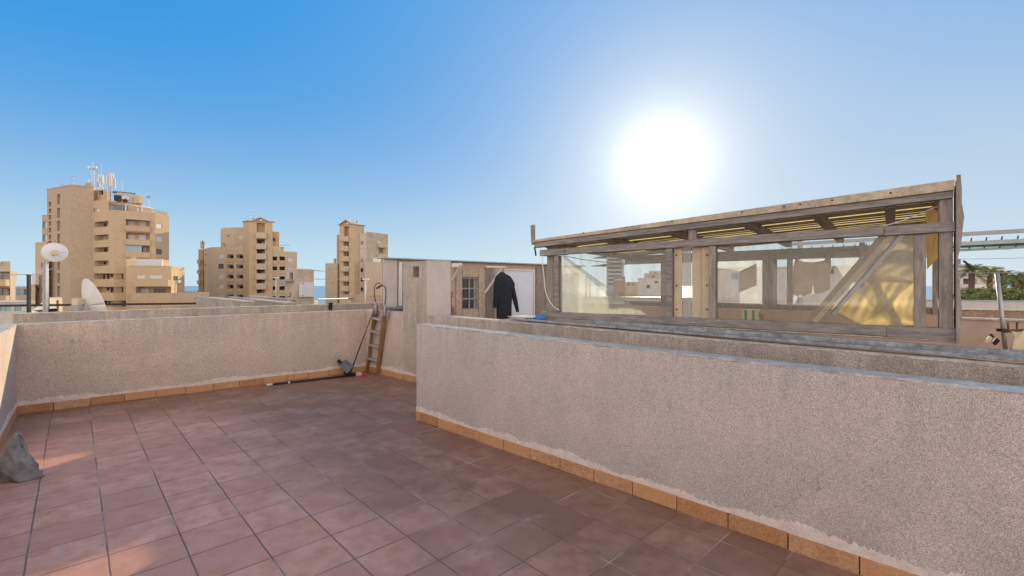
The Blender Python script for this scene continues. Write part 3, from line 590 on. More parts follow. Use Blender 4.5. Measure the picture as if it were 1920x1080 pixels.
# front posts
def post(u0, u1, z0, z1, o0, o1, m='woodh', name='post', bev=.005):
    mb = MB(); s0, s1 = gf.s(u0), gf.s(u1); gf.box(mb, s0, s1, z0, z1, o0, o1); return mb.build(name, M[m], pav, bevel=bev)
pb, pt_ = drop(.32), CZ+.37
s = gf.s(1027); post(1021, 1033.5, drop(.40), rz_(s, 0), -.12, -.052, 'wood')
post(1041, 1049.5, pb, pt_, -.045, .03)
post(1251, 1262, pb, CZ+.385, -.045, .035)
post(1331, 1343.5, pb, CZ+.39, -.045, .035, 'wood')
post(1263, 1278, pb, CZ+.385, -.03, -.01, 'woodp', 'cladding_board', .002); post(1295, 1314, pb, CZ+.385, -.05, -.035, 'woodp', 'cladding_board', .002); post(1315.5, 1330.5, pb, CZ+.385, -.03, -.01, 'woodp', 'cladding_board', .002)
post(1278.5, 1294.5, pb, CZ+.385, -.030, -.026, 'plastic', 'gap_sheet', 0)
mb = MB()
for u in (1268, 1325):
    for v in (478, 535, 580): mb = MB(); s = gf.s(u); z = gf.z(u, v); gf.box(mb, s-.007, s+.007, z-.007, z+.007, -.011, -.004); mb.build('screw', M['black'], pav)
s = gf.s(1299); post(1292, 1306, CZ+.44, rz_(s, 0)-.001, -.03, .02, 'wood')
post(1713.5, 1736, pb, CZ+.395, -.05, .03, 'wood'); 
s = gf.s(1774); post(1760, 1786, drop(.315), rz_(GL, 0)-.003, -.10, .035, 'wood')
# rear corner post and outer edge board on the right end
er = Face(gf.pt(GL, 0, 0), gf.pt(GL, -DEP, 0))
mb = MB(); pts = []
for i in range(13):
    f = i/12; z = drop(.42)+(rz_(GL,2)+.03-drop(.42))*f; wv = .012*sin(f*9)+(.018 if .55 < f < .8 else 0)
    pts.append([gf.pt(GL+.008, .085, z), gf.pt(GL+.026+wv, .085, z), gf.pt(GL+.026+wv, -.10, z), gf.pt(GL+.008, -.10, z), gf.pt(GL+.008, .085, z)])
mb.grid(pts); mb.add(pts[0][:4], [(0,1,2,3)]); mb.add(pts[-1][:4], [(3,2,1,0)]); mb.build('end_board', M['wood'], pav)
mb = MB(); mb.box8([gf.pt(S0-.035,.07,CZ+.52), gf.pt(S0+.0,.07,CZ+.515), gf.pt(S0,.03,CZ+.515), gf.pt(S0-.035,.03,CZ+.52), gf.pt(S0-.05,.07,CZ+.765), gf.pt(S0-.005,.07,CZ+.775), gf.pt(S0-.005,.03,CZ+.775), gf.pt(S0-.05,.03,CZ+.765)]); mb.build('end_board', M['wood'], pav)
mb = MB(); mb.bar(gf.pt(S0+.01, .06, CZ+.49), gf.pt(S0+.03, .06, CZ+.38), .02, .02); mb.build('dangling_strip', M['black'], pav)
# panes
def pane(u0, u1, zb, zt0, zt1, o, m='dusty', name='pane'):
    mb = MB(); s0, s1 = gf.s(u0), gf.s(u1)
    mb.box8([gf.pt(s0,o,zb), gf.pt(s1,o,zb), gf.pt(s1,o-.004,zb), gf.pt(s0,o-.004,zb), gf.pt(s0,o,zt0), gf.pt(s1,o,zt1), gf.pt(s1,o-.004,zt1), gf.pt(s0,o-.004,zt0)]); return mb.build(name, M[m], pav)
pane(1050, 1250.5, pb+.003, CZ+.372, CZ+.380, -.01); pane(1344, 1713, pb+.003, CZ+.378, CZ+.392, -.01)
# back frame
bs = [gf.s(u) for u in (1021, 1788)]
bz0, bz1 = drop(.33), drop(.25)
pbox('back_sill', -.1, GL, bz0, bz1, DEP, DEP+.06, 'wood'); pbox('back_header', -.1, GL, CZ+.36, CZ+.43, DEP, DEP+.05, 'wood')
bf = Face(gf.pt(0, -DEP, 0), gf.pt(GL, -DEP, 0))
for u0, u1 in ((1030, 1040), (1240, 1252), (1430, 1441), (1476, 1486), (1611, 1622), (1748, 1762)):
    mb = MB(); bf.box(mb, bf.s(u0), bf.s(u1), drop(.42), rz_(bf.s(u0), 0)-.08, -.03, .03); mb.build('back_post', M['wood'], pav, bevel=.004)
mb = MB(); bf.pbox(mb, 1441, 487, 1457, 578, -.01, .005); mb.build('cladding_board', M['wood'], pav)
mb = MB(); bf.box(mb, -.1, bf.L, CZ+.43, CZ+.50, -.04, .02); mb.build('back_tie', M['woodh'], pav)
gf.box(MB(), 0,1,0,1,0,1)
# low rear wall under the back sill
mb = MB(); gf.box(mb, -.2, GL+.1, -.01, drop(.335), -DEP-.16, -DEP+.04); mb.build('wall_body', M['pink'], lw)
# torn white plastic sheets in the back openings
def sheet(name, outl, holes, m, off, lab, cat, group=None, thick=.003):
    vs = []; loops = []
    polys = [outl]+holes; tri = mathutils.geometry.tessellate_polygon([[Vector((a, -b, 0)) for a, b in pl] for pl in polys])
    flat = [p for pl in polys for p in pl]
    mb = MB(); mb.add([bf.pt(bf.s(u), off+.008*sin(u*.13)+.006*sin(v*.2), bf.z(u, v)) for u, v in flat], tri)
    return mb.build(name, M[m], label=lab, cat=cat, group=group)
sheet('plastic_sheet', [(1344,487),(1429,487),(1430,572),(1386,571),(1386,548),(1419,535),(1419,494),(1388,510),(1378,506),(1344,503)], [], 'plastic', -.035, 'white plastic sheet filling the left back opening of the shelter', 'plastic sheet')
sheet('plastic_sheet', [(1486,482),(1611,480),(1611,573),(1486,573),(1487,551),(1496,556),(1500,552),(1507,557),(1514,552),(1522,550),(1524,530),(1528,551),(1540,550),(1556,543),(1558,535),(1554,528),(1560,505),(1559,482),(1557,478.5),(1545,489),(1525,492),(1505,491),(1492,484),(1488,500),(1487,540),(1486.5,545)], [], 'plastic', -.035, 'torn white plastic sheet across the middle back opening of the shelter', 'plastic sheet')
sheet('plastic_sheet', [(1445,490),(1457,500),(1457,573),(1449,573),(1450,520)], [], 'plastic', .03, 'narrow white plastic strip hanging beside the back post', 'plastic sheet')
sheet('canvas_scrap', [(1492,484),(1505,491),(1525,492),(1545,489),(1557,472),(1560,505),(1554,528),(1558,535),(1556,543),(1540,550),(1528,551),(1524,530),(1522,550),(1514,552),(1507,557),(1500,552),(1496,556),(1487,551),(1487,540),(1488,500)], [], 'canvas', .03, 'ragged brown canvas scrap sagging in the middle back opening', 'canvas')
sheet('canvas_scrap', [(1386,510),(1419,494),(1419,535),(1386,548)], [], 'canvas', .03, 'small greenish cloth hanging askew in the left back opening', 'canvas')
# cloudy film in the left bay
mb = MB(); fl = lambda u, v, o=-.35: (lambda p: p)(gf.pt(gf.s(u), 0, 0))
def inner(u, v, d):
    f = Face(gf.pt(0, -d, 0), gf.pt(GL, -d, 0)); return f.pt(f.s(u), 0, f.z(u, v))
rows = []
for i in range(13):
    a = i/12; row = []
    for j in range(13):
        b = j/12; ul, vl = 1052+(1052-1052)*a, 470+(587-470)*a; ur, vr = 1056+(1212-1056)*a, 478+(590-478)*a
        u = ul+(ur-ul)*b; v = vl+(vr-vl)*b; row.append(inner(u, v, .22+.03*sin(a*9+b*7)+.02*sin(b*17)))
    rows.append(row)
mb.grid(rows).build('plastic_film', M['haloplastic'], smooth=True, label='cloudy plastic film slung diagonally across the left glazed bay', cat='plastic film')
rows = []
for i in range(9):
    a = i/8; row = []
    for j in range(9):
        b = j/8; row.append(inner(1056+36*b, 502+84*a, .5+.03*sin(a*6+b*5)))
    rows.append(row)
MB().grid(rows).build('plastic_film', M['haloplastic'], smooth=True, label='square of cloudy film behind the diagonal one in the left glazed bay', cat='plastic film')
# yellow tarp (crumpled), lower sunlit sheet and upper curtain
def coons(cor, n, d0, amp, seed, folds):
    r = random.Random(seed); ph = [r.uniform(0, 6) for _ in range(8)]; rows = []
    for i in range(n+1):
        a = i/n; row = []
        for j in range(n+1):
            b = j/n; u = (1-a)*((1-b)*cor[0][0]+b*cor[1][0])+a*((1-b)*cor[3][0]+b*cor[2][0]); v = (1-a)*((1-b)*cor[0][1]+b*cor[1][1])+a*((1-b)*cor[3][1]+b*cor[2][1])
            dd = (1-a)*((1-b)*cor[0][2]+b*cor[1][2])+a*((1-b)*cor[3][2]+b*cor[2][2])
            w_ = amp*(sin(a*folds[0]+b*folds[1]+ph[0])+.6*sin(b*folds[2]-a*3+ph[1])+.4*abs(sin(a*folds[3]+b*4+ph[2]))+.3*sin(a*23+b*19+ph[3]))
            e = min(a, 1-a, b, 1-b)*4; w_ *= min(1, .25+e)
            row.append(inner(u, v, dd+w_))
        rows.append(row)
    return MB().grid(rows)
t = root('yellow_tarp', inner(1650, 612, 1.0), 'creased yellow tarpaulin hanging in the right end of the shelter, glowing in the sun', 'tarpaulin')
coons([(1557,579,2.15),(1655,510,2.2),(1716,528,1.9),(1618,609,1.75)], 26, 0, .035, 4, (5, 4, 9, 6)).build('lower_sheet', M['tarp'], t, smooth=True)
coons([(1618,609,1.75),(1716,528,1.9),(1724,600,1.6),(1724,616,1.5)], 20, 0, .03, 9, (4, 5, 11, 7)).build('side_sheet', M['tarp'], t, smooth=True)
coons([(1652,440,2.3),(1762,405,1.7),(1722,530,1.9),(1600,530,2.25)], 26, 0, .05, 12, (6, 3, 8, 5)).build('upper_sheet', M['tarpshade'], t, smooth=True)
coons([(1736,395,.35),(1768,372,.55),(1762,480,.5),(1738,505,.35)], 14, 0, .02, 15, (6, 9, 8, 5)).build('end_flap', M['tarp'], t, smooth=True)
mb = MB(); A = inner(1521, 604, .5); B = inner(1664, 440, 1.0); mb.bar(A, B, .085, .05, w2=.12, h2=.05); mb.build('diagonal_board', M['woodp'], label='pale board leaning diagonally across the right glazed bay', cat='board', bevel=.004)
mb = MB(); mb.bar(inner(1560, 590, .62), inner(1692, 438, 1.1), .03, .035); mb.build('diagonal_batten', M['greymetal'], label='thin grey batten leaning parallel to the pale board in the shelter', cat='batten')
mb = MB(); mb.tube([inner(1596,526,.9), inner(1597,511,.9), inner(1608,508,.9), inner(1615,513,.9)], .007, 6); mb.build('bent_rod', M['metal'], label='small bent metal rod by the diagonal board in the shelter', cat='rod')
# things on the inner ledge
def crate_striped(u, v):
    t = root('striped_box', inner(u, v, .45), 'small green and cream striped box on the ledge inside the shelter', 'box')
    c = inner(u, v, .45); mb = MB(); rz = math.atan2(gf.d.y, gf.d.x); mb.box(c+Vector((0,0,.05)), (.14,.12,.10), rz); mb.build('box_body', M['cream'], t, bevel=.003)
    mb = MB()
    for k in (-1, 1): p = c+gf.d.to_3d()*k*.035+gf.n.to_3d()*.061+Vector((0,0,.05)); mb.box(p, (.028,.003,.10), rz)
    mb.build('stripes', M['green'], t)
crate_striped(1408, 599)
def leafy(name, c, rad, n, m, label, cat, size=.03, group=None, seed=1, flat=1.0, trunk_h=0):
    r = random.Random(seed); mb = MB(); nb = max(5, n//60); cl = []
    for _ in range(nb):
        d = Vector((r.gauss(0,1), r.gauss(0,1), r.gauss(0,.8))).normalized()*r.uniform(.3, .85); cl.append((Vector((d.x*rad, d.y*rad, (d.z*.8+.9)*rad*flat)), r.uniform(.25, .5)*rad))
    for _ in range(n):
        cc, rr = r.choice(cl); d = Vector((r.gauss(0,1), r.gauss(0,1), r.gauss(0,1))).normalized()*rr*r.uniform(.5, 1.05)
        p = c+cc+d; a = Vector((r.gauss(0,1), r.gauss(0,1), r.gauss(0,.6))).normalized(); b = a.cross(Vector((r.gauss(0,1), r.gauss(0,1), r.gauss(0,1)))).normalized(); s_ = size*r.uniform(.6, 1.3)
        mb.add([p-a*s_, p+b*s_*.35, p+a*s_, p-b*s_*.35], [(0,1,2,3)])
    t = root(name, c, label, cat, group); mb.build('foliage', M[m], t)
    st = MB()
    for _ in range(5): d = Vector((r.gauss(0,.4), r.gauss(0,.4), 1)).normalized(); st.tube([c+Vector((0,0,-.02*rad)), c+d*rad*.6, c+d*rad*1.2+Vector((r.uniform(-.2,.2)*rad, 0, 0))], [rad*.05, rad*.035, rad*.012], 5)
    st.build('stem', M['trunk'], t); return t
leafy('small_plant', inner(1428, 600, .5), .055, 260, 'bush', 'small green plant beside the striped box inside the shelter', 'plant', .016, seed=4)
# planks on top of wall C
def plank(u0, v0, u1, v1, zz, wd, th, m, lab, bev=.004):
    a = FL(u0, v0, zz); b = FL(u1, v1, zz); mb = MB(); mb.bar(a, b, wd, th); return mb.build('plank', M[m], bevel=bev, label=lab, cat='plank')
M['woodblue'] = mat('weathered_blue_grey_wood', (.30,.33,.36), .75, 7, .5, speck=.6, sscale=50, bump=.6, bscale=16, col2=(.20,.19,.18))
mb = MB(); a = cE1+dC*1.7-nC*.13+Vector((0,0,1.095)); b = cE1+dC*8.2-nC*.13+Vector((0,0,1.035)); mb.bar(a, b, .10, .024); mb.build('plank', M['woodblue'], bevel=.004, label='long blue-grey weathered plank lying along the back edge of the far parapet', cat='plank')
mb = MB(); a = cE1+dC*2.9-nC*.235+Vector((0,0,1.108)); b = cE1+dC*8.2-nC*.24+Vector((0,0,1.050)); mb.bar(a, b, .085, .045); mb.build('plank', M['woodblue'], bevel=.005, label='thicker weathered timber right under the shelter base beam', cat='plank')
mb = MB(); c = inner(1243, 616.5, -.17); c.z = 1.083; mb.box(c, (.10,.03,.018), math.atan2(dC.y, dC.x)); mb.box(c+Vector((.01,0,.012)), (.05,.022,.012), math.atan2(dC.y, dC.x)); mb.build('hinge_bracket', M['black'], label='small black metal bracket lying on the far parapet top', cat='bracket')
# blue cloth on ledge
def heap(name, c, rx, ry, h, m, label, cat, seed, n=22, rz=0, peak=(0, 0), wrk=.3):
    r = random.Random(seed); ph = [r.uniform(0, 6) for _ in range(9)]; rows = []
    for i in range(n+1):
        f = i/n; row = []
        for k in range(n*2+1):
            a = 2*pi*(k % (n*2))/(n*2); rad = f*(1+.16*sin(a*3+ph[0])+.10*sin(a*5+ph[1]))
            x, y = rad*cos(a), rad*sin(a); z = (1-f**1.7)*(1+wrk*.5*sin(a*4+f*5+ph[2])*f+wrk*.4*sin(a*7-f*3+ph[3])*f); z = max(0, z)+.03*wrk*sin(a*11+f*9)
            x += peak[0]*(1-f); y += peak[1]*(1-f)
            p = Vector((x*rx, y*ry, z*h)); p.rotate(Matrix.Rotation(rz, 3, 'Z')); row.append(c+p+Vector((0,0,.002)))
        rows.append(row)
    return MB().grid(rows).build(name, M[m], smooth=True, solid=.004, label=label, cat=cat)
heap('blue_cloth', gf.pt(.02, .12, drop(.402))+Vector((0,0,-.0)), .085, .045, .034, 'bluec', 'crumpled bright blue cloth on the ledge at the shelter left corner', 'cloth', 5, 30, rz=-.68, peak=(.3,.1), wrk=1.6)
heap('white_cloth', gf.pt(-.16, .09, drop(.402)), .10, .05, .02, 'white', 'flattened white cloth next to the blue cloth on the ledge', 'cloth', 8, rz=-.68)
mb = MB(); pts = [P(1016,5.75,482), P(1019,5.74,510), P(1021,5.72,530), P(1023,5.70,548), P(1031,5.66,566), P(1040,5.6,577), P(1048,5.55,581)]; mb.tube(pts, .006, 6); mb.build('white_cable', M['white'], label='white cable drooping beside the left corner post of the shelter', cat='cable')
mb = MB(); mb.tube([inner(1060+190*k/12, 480+(13*(1-((k-7)/7)**2)), .3) for k in range(13)], .005, 5); mb.build('hanging_wire', M['greymetal'], label='thin wire sagging across the left glazed bay', cat='wire')
mb = MB(); mb.tube([P(1575+185*k/10, 3.95-.04*k, 436-(50*(k/10))+10*sin(k/10*pi)) for k in range(11)], .005, 5); mb.build('twine', M['white'], label='pale twine under the slatted roof at its right end', cat='twine')

# ------------------------------------------------------------------ things in the corner of the terrace
lad = root('wooden_stepladder', FL(700, 699), 'folded varnished wooden stepladder with grey steps and iron hooks leaning in the corner', 'ladder')
la, lb = FL(688.5, 697), FL(707, 702); ta, tb = P(704, 7.86, 569), P(721.5, 7.66, 574)
mb = MB(); mb.bar(la, ta, .055, .034); mb.build('rail', M['ladderwood'], lad, bevel=.004)
mb = MB(); mb.bar(lb, tb, .055, .034); mb.build('rail', M['ladderwood'], lad, bevel=.004)
la2, lb2 = FL(712, 696), Vector(ta)+Vector((.03,.06,0))
mb = MB(); mb.bar(FL(712.5, 701), P(724.5, 7.70, 575), .03, .028); mb.build('rear_rail', M['ladderwood'], lad, bevel=.004)
mb = MB(); mb.bar(FL(695, 694), P(708, 7.9, 573), .03, .026); mb.build('rear_rail', M['ladderwood'], lad, bevel=.004)
for f in (.21, .41, .61, .80):
    A = la.lerp(ta, f); B = lb.lerp(tb, f); mb = MB(); mb.bar(A, B, .12, .026); mb.build('step', M['greymetal'], lad, bevel=.003)
for A, s_ in ((ta, -1), (tb, 1)):
    mb = MB(); A0 = Vector(A); mb.tube([A0+Vector((0,0,-.17)), A0+Vector((0,0,.03))], .024, 8); mb.build('hook_sleeve', M['greymetal'], lad, smooth=True)
    mb = MB(); dx = Vector((.01*s_, 0, 0)); mb.tube([A0+Vector((0,0,.02)), A0+Vector((.015*s_-.0,0,.12)), A0+Vector((.02*s_,0,.25)), A0+Vector((.005*s_,0,.32)), A0+Vector((-.04*s_,0,.345)), A0+Vector((-.082*s_,0,.35))], .010, 8); mb.build('hook', M['rust'], lad, smooth=True)
mb = MB(); mb.bar(P(706.5, 7.85, 540.5), P(716, 7.72, 534.5), .035, .03); mb.build('hook_grip', M['rust'], lad, bevel=.006)
br = root('broom_stick', FL(657.5, 701), 'broom handle leaning against the ladder, dark lower half and brown upper half', 'broom handle')
A = FL(656.5, 700, .03); B = P(702, 7.84, 578); Mid = A.lerp(B, .48)
mb = MB(); mb.tube([A, Mid], .011, 8); mb.build('lower_stick', M['black'], br, smooth=True)
mb = MB(); mb.tube([Mid, B], .013, 8); mb.build('upper_stick', M['ladderwood'], br, smooth=True)
mb = MB(); mb.box(A+Vector((.0,-.02,.0)), (.26,.05,.05), R(-30)); mb.build('broom_head', M['black'], br, bevel=.01)
dp = root('dustpan', FL(650, 701), 'grey-teal dustpan propped upright against the back wall beside the broom handle', 'dustpan')
c = P(645, 7.72, 690); mb = MB()
q = [P(632,7.78,683), P(644,7.75,677.5), P(659,7.66,692), P(650,7.62,701), ]; bk_ = [v+Vector((.02,.09,.02)) for v in q]
mb.box8([q[3]+Vector((0,0,0)), q[2], bk_[2], bk_[3], q[0], q[1], bk_[1], bk_[0]]); mb.build('pan', M['teal'], dp, bevel=.012)
mb = MB(); mb.bar(P(638,7.74,680), P(634.5,7.76,675), .05, .04); mb.build('socket', M['black'], dp, bevel=.005)
mb = MB(); mb.tube([P(635.5,7.76,677), P(631,7.80,660.5)], .012, 8); mb.build('handle', M['greymetal'], dp, smooth=True)
pl = root('floor_pole', FL(580, 713), 'long dark pole with a white tip lying on the tiles along the back wall', 'pole')
A = FL(511, 720.5, .02); B = FL(662, 703.5, .02); mb = MB(); mb.tube([A, B], .015, 8); mb.build('pole', M['black'], pl, smooth=True)
mb = MB(); mb.tube([FL(500, 722, .02), A], .019, 8); mb.build('tip', M['white'], pl, smooth=True)
mb = MB(); mb.tube([FL(540.5, 717.5, .022), FL(543.5, 717.2, .022)], .02, 8); mb.build('clip', M['white'], pl, smooth=True)
heap('rag', FL(672, 703.5), .10, .06, .055, 'pinkcloth', 'small crumpled pink rag on the tiles in front of the ladder', 'rag', 21, rz=-.5)
heap('red_rag', FL(681, 706), .045, .045, .04, 'red', 'small bright red cloth touching the pink rag on the tiles', 'rag', 23, 14)

# covered bundle at the left
def bundle():
    c = FL(14, 893); r = random.Random(11); n = 60; rows = []; ph = [r.uniform(0, 6) for _ in range(12)]
    for i in range(n+1):
        f = i/n; row = []
        for k in range(97):
            a = 2*pi*(k % 96)/96
            rad = 1+.13*sin(a*2+ph[0])+.08*sin(a*3+ph[1])
            x = f**.8*rad*cos(a)*.27; y = f**.8*rad*sin(a)*.14
            z = .135*(1-f**2.6)**.75 if f < 1 else 0
            g = math.exp(-((x-.075)**2/.004+(y)**2/.006)); z += .20*g*(1-f)**.35
            wa = a+.35*sin(f*7+ph[8]); fold = .050*(1-abs(sin(wa*4.5+ph[2])))**.8*(1-f*.4)-.020+.022*(1-abs(sin(wa*8-3*f+ph[3])))+.014*abs(sin(x*26+y*14+ph[4]))+.008*sin(x*55-y*40+ph[5])
            nv = mathutils.noise.noise(Vector((x*11, y*11, z*6+3)))*.030+mathutils.noise.noise(Vector((x*27, y*27, z*15)))*.016+abs(mathutils.noise.noise(Vector((x*17+y*9, y*12, z*10+7))))*-.034
            z += (fold+nv)*min(1, f*3)*(1-f**4); x += nv*.6*cos(a)*f; y += nv*.6*sin(a)*f; x += .012*sin(z*40+a*5+ph[6])*f; y += .012*sin(z*35+a*7+ph[7])*f
            row.append(c+Vector((x, y, max(z, 0)+.003)))
        rows.append(row)
    o = MB().grid(rows).build('cloth_bundle', M['cloth'], smooth=True, solid=.004, label='crumpled grey cloth bundle with a pointed peak on the tiles by the left parapet', cat='cloth bundle')
    return o
bundle()

# ------------------------------------------------------------------ far towers
def panes(parent, f, specs, off=-.12, t=.06, name='window', group=None):
    "specs: (u0,v0,u1,v1,material[,off]) each window its own mesh"
    for sp in specs:
        u0, v0, u1, v1, m = sp[:5]; o = sp[5] if len(sp) > 5 else off
        mb = MB(); f.pbox(mb, u0, v0, u1, v1, o, o+t); wn = mb.build(name, M[m], parent)
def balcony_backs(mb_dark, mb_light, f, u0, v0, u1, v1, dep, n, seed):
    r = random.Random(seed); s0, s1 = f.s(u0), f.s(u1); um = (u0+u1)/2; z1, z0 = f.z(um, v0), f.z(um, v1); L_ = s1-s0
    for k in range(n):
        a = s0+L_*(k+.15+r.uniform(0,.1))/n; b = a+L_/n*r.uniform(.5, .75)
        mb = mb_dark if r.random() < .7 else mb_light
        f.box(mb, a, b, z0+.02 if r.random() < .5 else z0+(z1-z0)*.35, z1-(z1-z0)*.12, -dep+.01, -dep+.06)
def fc(u0, Y0, u1, Y1): return Face(P(u0, Y0), P(u1, Y1))
# ---- tower 1 (left)
t1 = root('apartment_tower', P(200, 104, 536)+Vector((0,0,GZ-CZ)), 'biggest brown brick apartment tower on the left with cell antennas on its roof', 'apartment tower')
GB = GZ+.02
fA, fB = fc(88, 106, 132.6, 101), fc(132.6, 101, 175, 103)
mb = MB(); ops = []
sl_t = [(363.5,383),(389.5,408.5),(414,433),(438.5,457.5),(463,482),(487,506),(512,531),(536,555.5)]
sl_s = [(378.5,387.5),(391.5,399.5),(403,412),(415,424),(427,436),(440,449),(451.5,460),(464.5,473),(476.5,485),(489,497.5),(500.5,509),(512.5,521.5),(524,533),(536.5,545.5),(548,557)]
for a, b in sl_t: ops.append(fA.op(107, a, 112.3, b, .5))
for a, b in sl_s: ops.append(fA.op(91, a, 95.8, b, .5))
ztop = CZ+22.0
volume(mb, [fA, fB], GB, ztop, {0: ops}, [P(175, 120), P(88, 120)]); mb.build('stair_block', M['brick'], t1)
for a, b in sl_t: 
    m2 = MB(); fA.pbox(m2, 107.6, a, 111.8, b, -.5, -.45); m2.build('window', M['glassd'], t1)
for a, b in sl_s:
    m2 = MB(); fA.pbox(m2, 91.4, a, 95.5, b, -.5, -.45); m2.build('window', M['glassd'], t1)
mb = MB()
for f in (fA, fB): f.box(mb, -.05, f.L+.05, ztop+.01, ztop+.25, -.4, .08)
mb.build('coping', M['brick2'], t1)
mt = MB(); f = fc(179.5, 104.5, 201, 103.6); mt_f = f; f.wall(mt, CZ+17, CZ+21.7, [f.op(184, 357.3, 193.5, 365.3, .8)]); mt.add([(*f.p0,CZ+21.7),(*f.p1,CZ+21.7),(*P(201,112),CZ+21.7),(*P(179.5,112),CZ+21.7)], [(0,1,2,3)])
f3 = Face(f.p1, P(205, 112)); f3.wall(mt, CZ+17, CZ+21.7); f3 = Face(P(175.2,103.2), f.p0); f3.wall(mt, CZ+17, CZ+21.9); mt.build('lift_block', M['brick2'], t1)
m2 = MB(); f.pbox(m2, 184.2, 357.6, 193.3, 365, -.8, -.75); m2.build('window', M['dark'], t1)
# main body
fC, fD, fE = fc(175, 102.9, 214, 100), fc(214, 100, 291, 104), fc(291, 104, 317, 108)
opsC, opsD, opsE = [], [], []; md, ml = MB(), MB()
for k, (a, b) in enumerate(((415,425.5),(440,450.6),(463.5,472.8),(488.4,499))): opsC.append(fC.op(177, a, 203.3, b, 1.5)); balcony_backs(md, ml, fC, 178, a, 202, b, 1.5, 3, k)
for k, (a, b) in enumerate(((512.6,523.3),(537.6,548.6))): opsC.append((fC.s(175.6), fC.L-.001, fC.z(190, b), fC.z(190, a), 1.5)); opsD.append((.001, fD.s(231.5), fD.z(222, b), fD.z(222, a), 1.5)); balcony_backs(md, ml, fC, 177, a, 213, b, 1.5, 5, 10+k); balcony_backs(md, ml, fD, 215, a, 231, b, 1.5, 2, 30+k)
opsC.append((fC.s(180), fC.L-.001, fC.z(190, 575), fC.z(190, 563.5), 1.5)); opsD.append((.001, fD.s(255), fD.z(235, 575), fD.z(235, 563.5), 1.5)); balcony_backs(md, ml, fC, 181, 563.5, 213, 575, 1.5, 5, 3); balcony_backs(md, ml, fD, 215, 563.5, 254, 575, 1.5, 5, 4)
DB = ((411.3,424.6),(436.3,450),(460,473.4))
for a, b in DB: opsD.append(fD.op(236, a, 280.8, b, 1.6))
for a, b in ((419.5,428),(443,453),(467,477)): opsE.append(fE.op(293, a, 304, b, .15))
z2 = CZ+16.45
mb = MB(); volume(mb, [fC, fD, fE], GB, z2, {0: opsC, 1: opsD, 2: opsE}, [P(317, 122), P(175, 122)]); mb.build('main_block', M['brick2'], t1)
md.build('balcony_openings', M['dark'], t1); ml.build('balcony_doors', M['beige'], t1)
panes(t1, fE, [(293.2,419.7,303.8,427.8,'shutter'),(293.2,443.2,303.8,452.8,'shutter'),(293.2,467.2,303.8,476.8,'glassd')], off=-.13)
for i, (a, b) in enumerate(DB):
    col = 'glassb' if i == 2 else 'shutter'
    panes(t1, fD, [(238.5,a+2.5,251,b-2,col,-1.55),(260,a+3,273,b-1.5,'glassd' if i == 2 else 'shutter',-1.55)])
    if i == 2:
        m2 = MB()
        for u in (236.4,240.6,246,251.5,258,265.5): fD.box(m2, fD.s(u)-.05, fD.s(u)+.05, fD.z(258,b), fD.z(258,a), -.1, .02)
        fD.pbox(m2, 236.2, a, 281, a+.9, -.1, .03); m2.build('glazing_frame', M['greymetal'], t1)
        m2 = MB(); fD.pbox(m2, 236.4, a+.9, 266, b, -.06, -.04); m2.build('balcony_glazing', M['glassb'], t1)
for a, b in DB:   # projecting parapets under the balconies
    m2 = MB(); fD.box(m2, fD.s(235), fD.s(282), fD.z(258, b+9.5), fD.z(258, b-.6), .01, .45); m2.build('balcony_parapet', M['brick2'], t1)
m2 = MB(); A = fD.pt(fD.s(238), .1, fD.z(258, 411.5)); B = fD.pt(fD.s(280), .1, fD.z(258, 412)); m2.bar(A+fD.n.to_3d()*.7+Vector((0,0,-.1)), B+fD.n.to_3d()*.7+Vector((0,0,-.1)), 1.3, .16); m2.build('rolled_awning', M['whitewall'], t1)
# penthouse set back
fP0, fP1, fP2 = fc(175, 103.0, 204, 101.0), fc(204, 103.2, 266, 107), fc(266, 107, 287, 110)
mb = MB(); zp = CZ+19.0
fP0.wall(mb, z2-.05, zp, [fP0.op(180.5, 391, 187.3, 402, .2), (fP0.s(175.3), fP0.s(178.4), fP0.z(177,401), fP0.z(177,390.5), 1.0)]); Face(fP0.p1, fP1.p0).wall(mb, z2-.05, zp)
fP1.wall(mb, z2-.05, zp, [fP1.op(206, 384.5, 240, 397.5, .3)]); mb.add([(*fP0.p0,zp),(*fP0.p1,zp),(*fP1.p0,zp),(*fP1.p1,zp),(*P(266,118),zp),(*P(175,118),zp)], [(0,1,2,3,4,5)])
fP2.wall(mb, z2-.05, CZ+18.3); mb.add([(*fP2.p0,CZ+18.3),(*fP2.p1,CZ+18.3),(*P(287,120),CZ+18.3),(*P(266,118),CZ+18.3)], [(0,1,2,3)]); Face(fP2.p1, P(287,120)).wall(mb, z2-.05, CZ+18.3)
mb.build('penthouse', M['brick2'], t1)
panes(t1, fP0, [(180.8,391.4,187,401.6,'shutter')]); panes(t1, fP1, [(206.2,385,212.5,397,'glassb',-.25),(213,385,221,397,'glassd',-.25),(221.6,385,239.6,397,'glassd',-.25)])
mb = MB()
for u in (206.2,212.8,216.5,221.3,230,239.8): fP1.box(mb, fP1.s(u)-.06, fP1.s(u)+.06, fP1.z(222,397.3), fP1.z(222,384.7), -.2, -.1)
mb.build('glazing_frame', M['greymetal'], t1)
mb = MB(); a = P(236, 101.6, 383); b = P(266, 104, 386.5)
for p in (a, b, a+Vector((0,3.2,0)), b+Vector((0,3.2,0))): mb.bar((p.x,p.y,z2), p, .16, .16)
for p, q in ((a, b), (a+Vector((0,3.2,0)), b+Vector((0,3.2,0))), (a, a+Vector((0,3.2,0))), (b, b+Vector((0,3.2,0)))): mb.bar(p, q, .16, .16)
for k in range(1, 7): q = a.lerp(b, k/7); mb.bar(q, q+Vector((0,3.2,0)), .08, .08)
mb.build('roof_pergola', M['white'], t1)
mb = MB(); f = fc(253, 102.2, 290.5, 104.2)
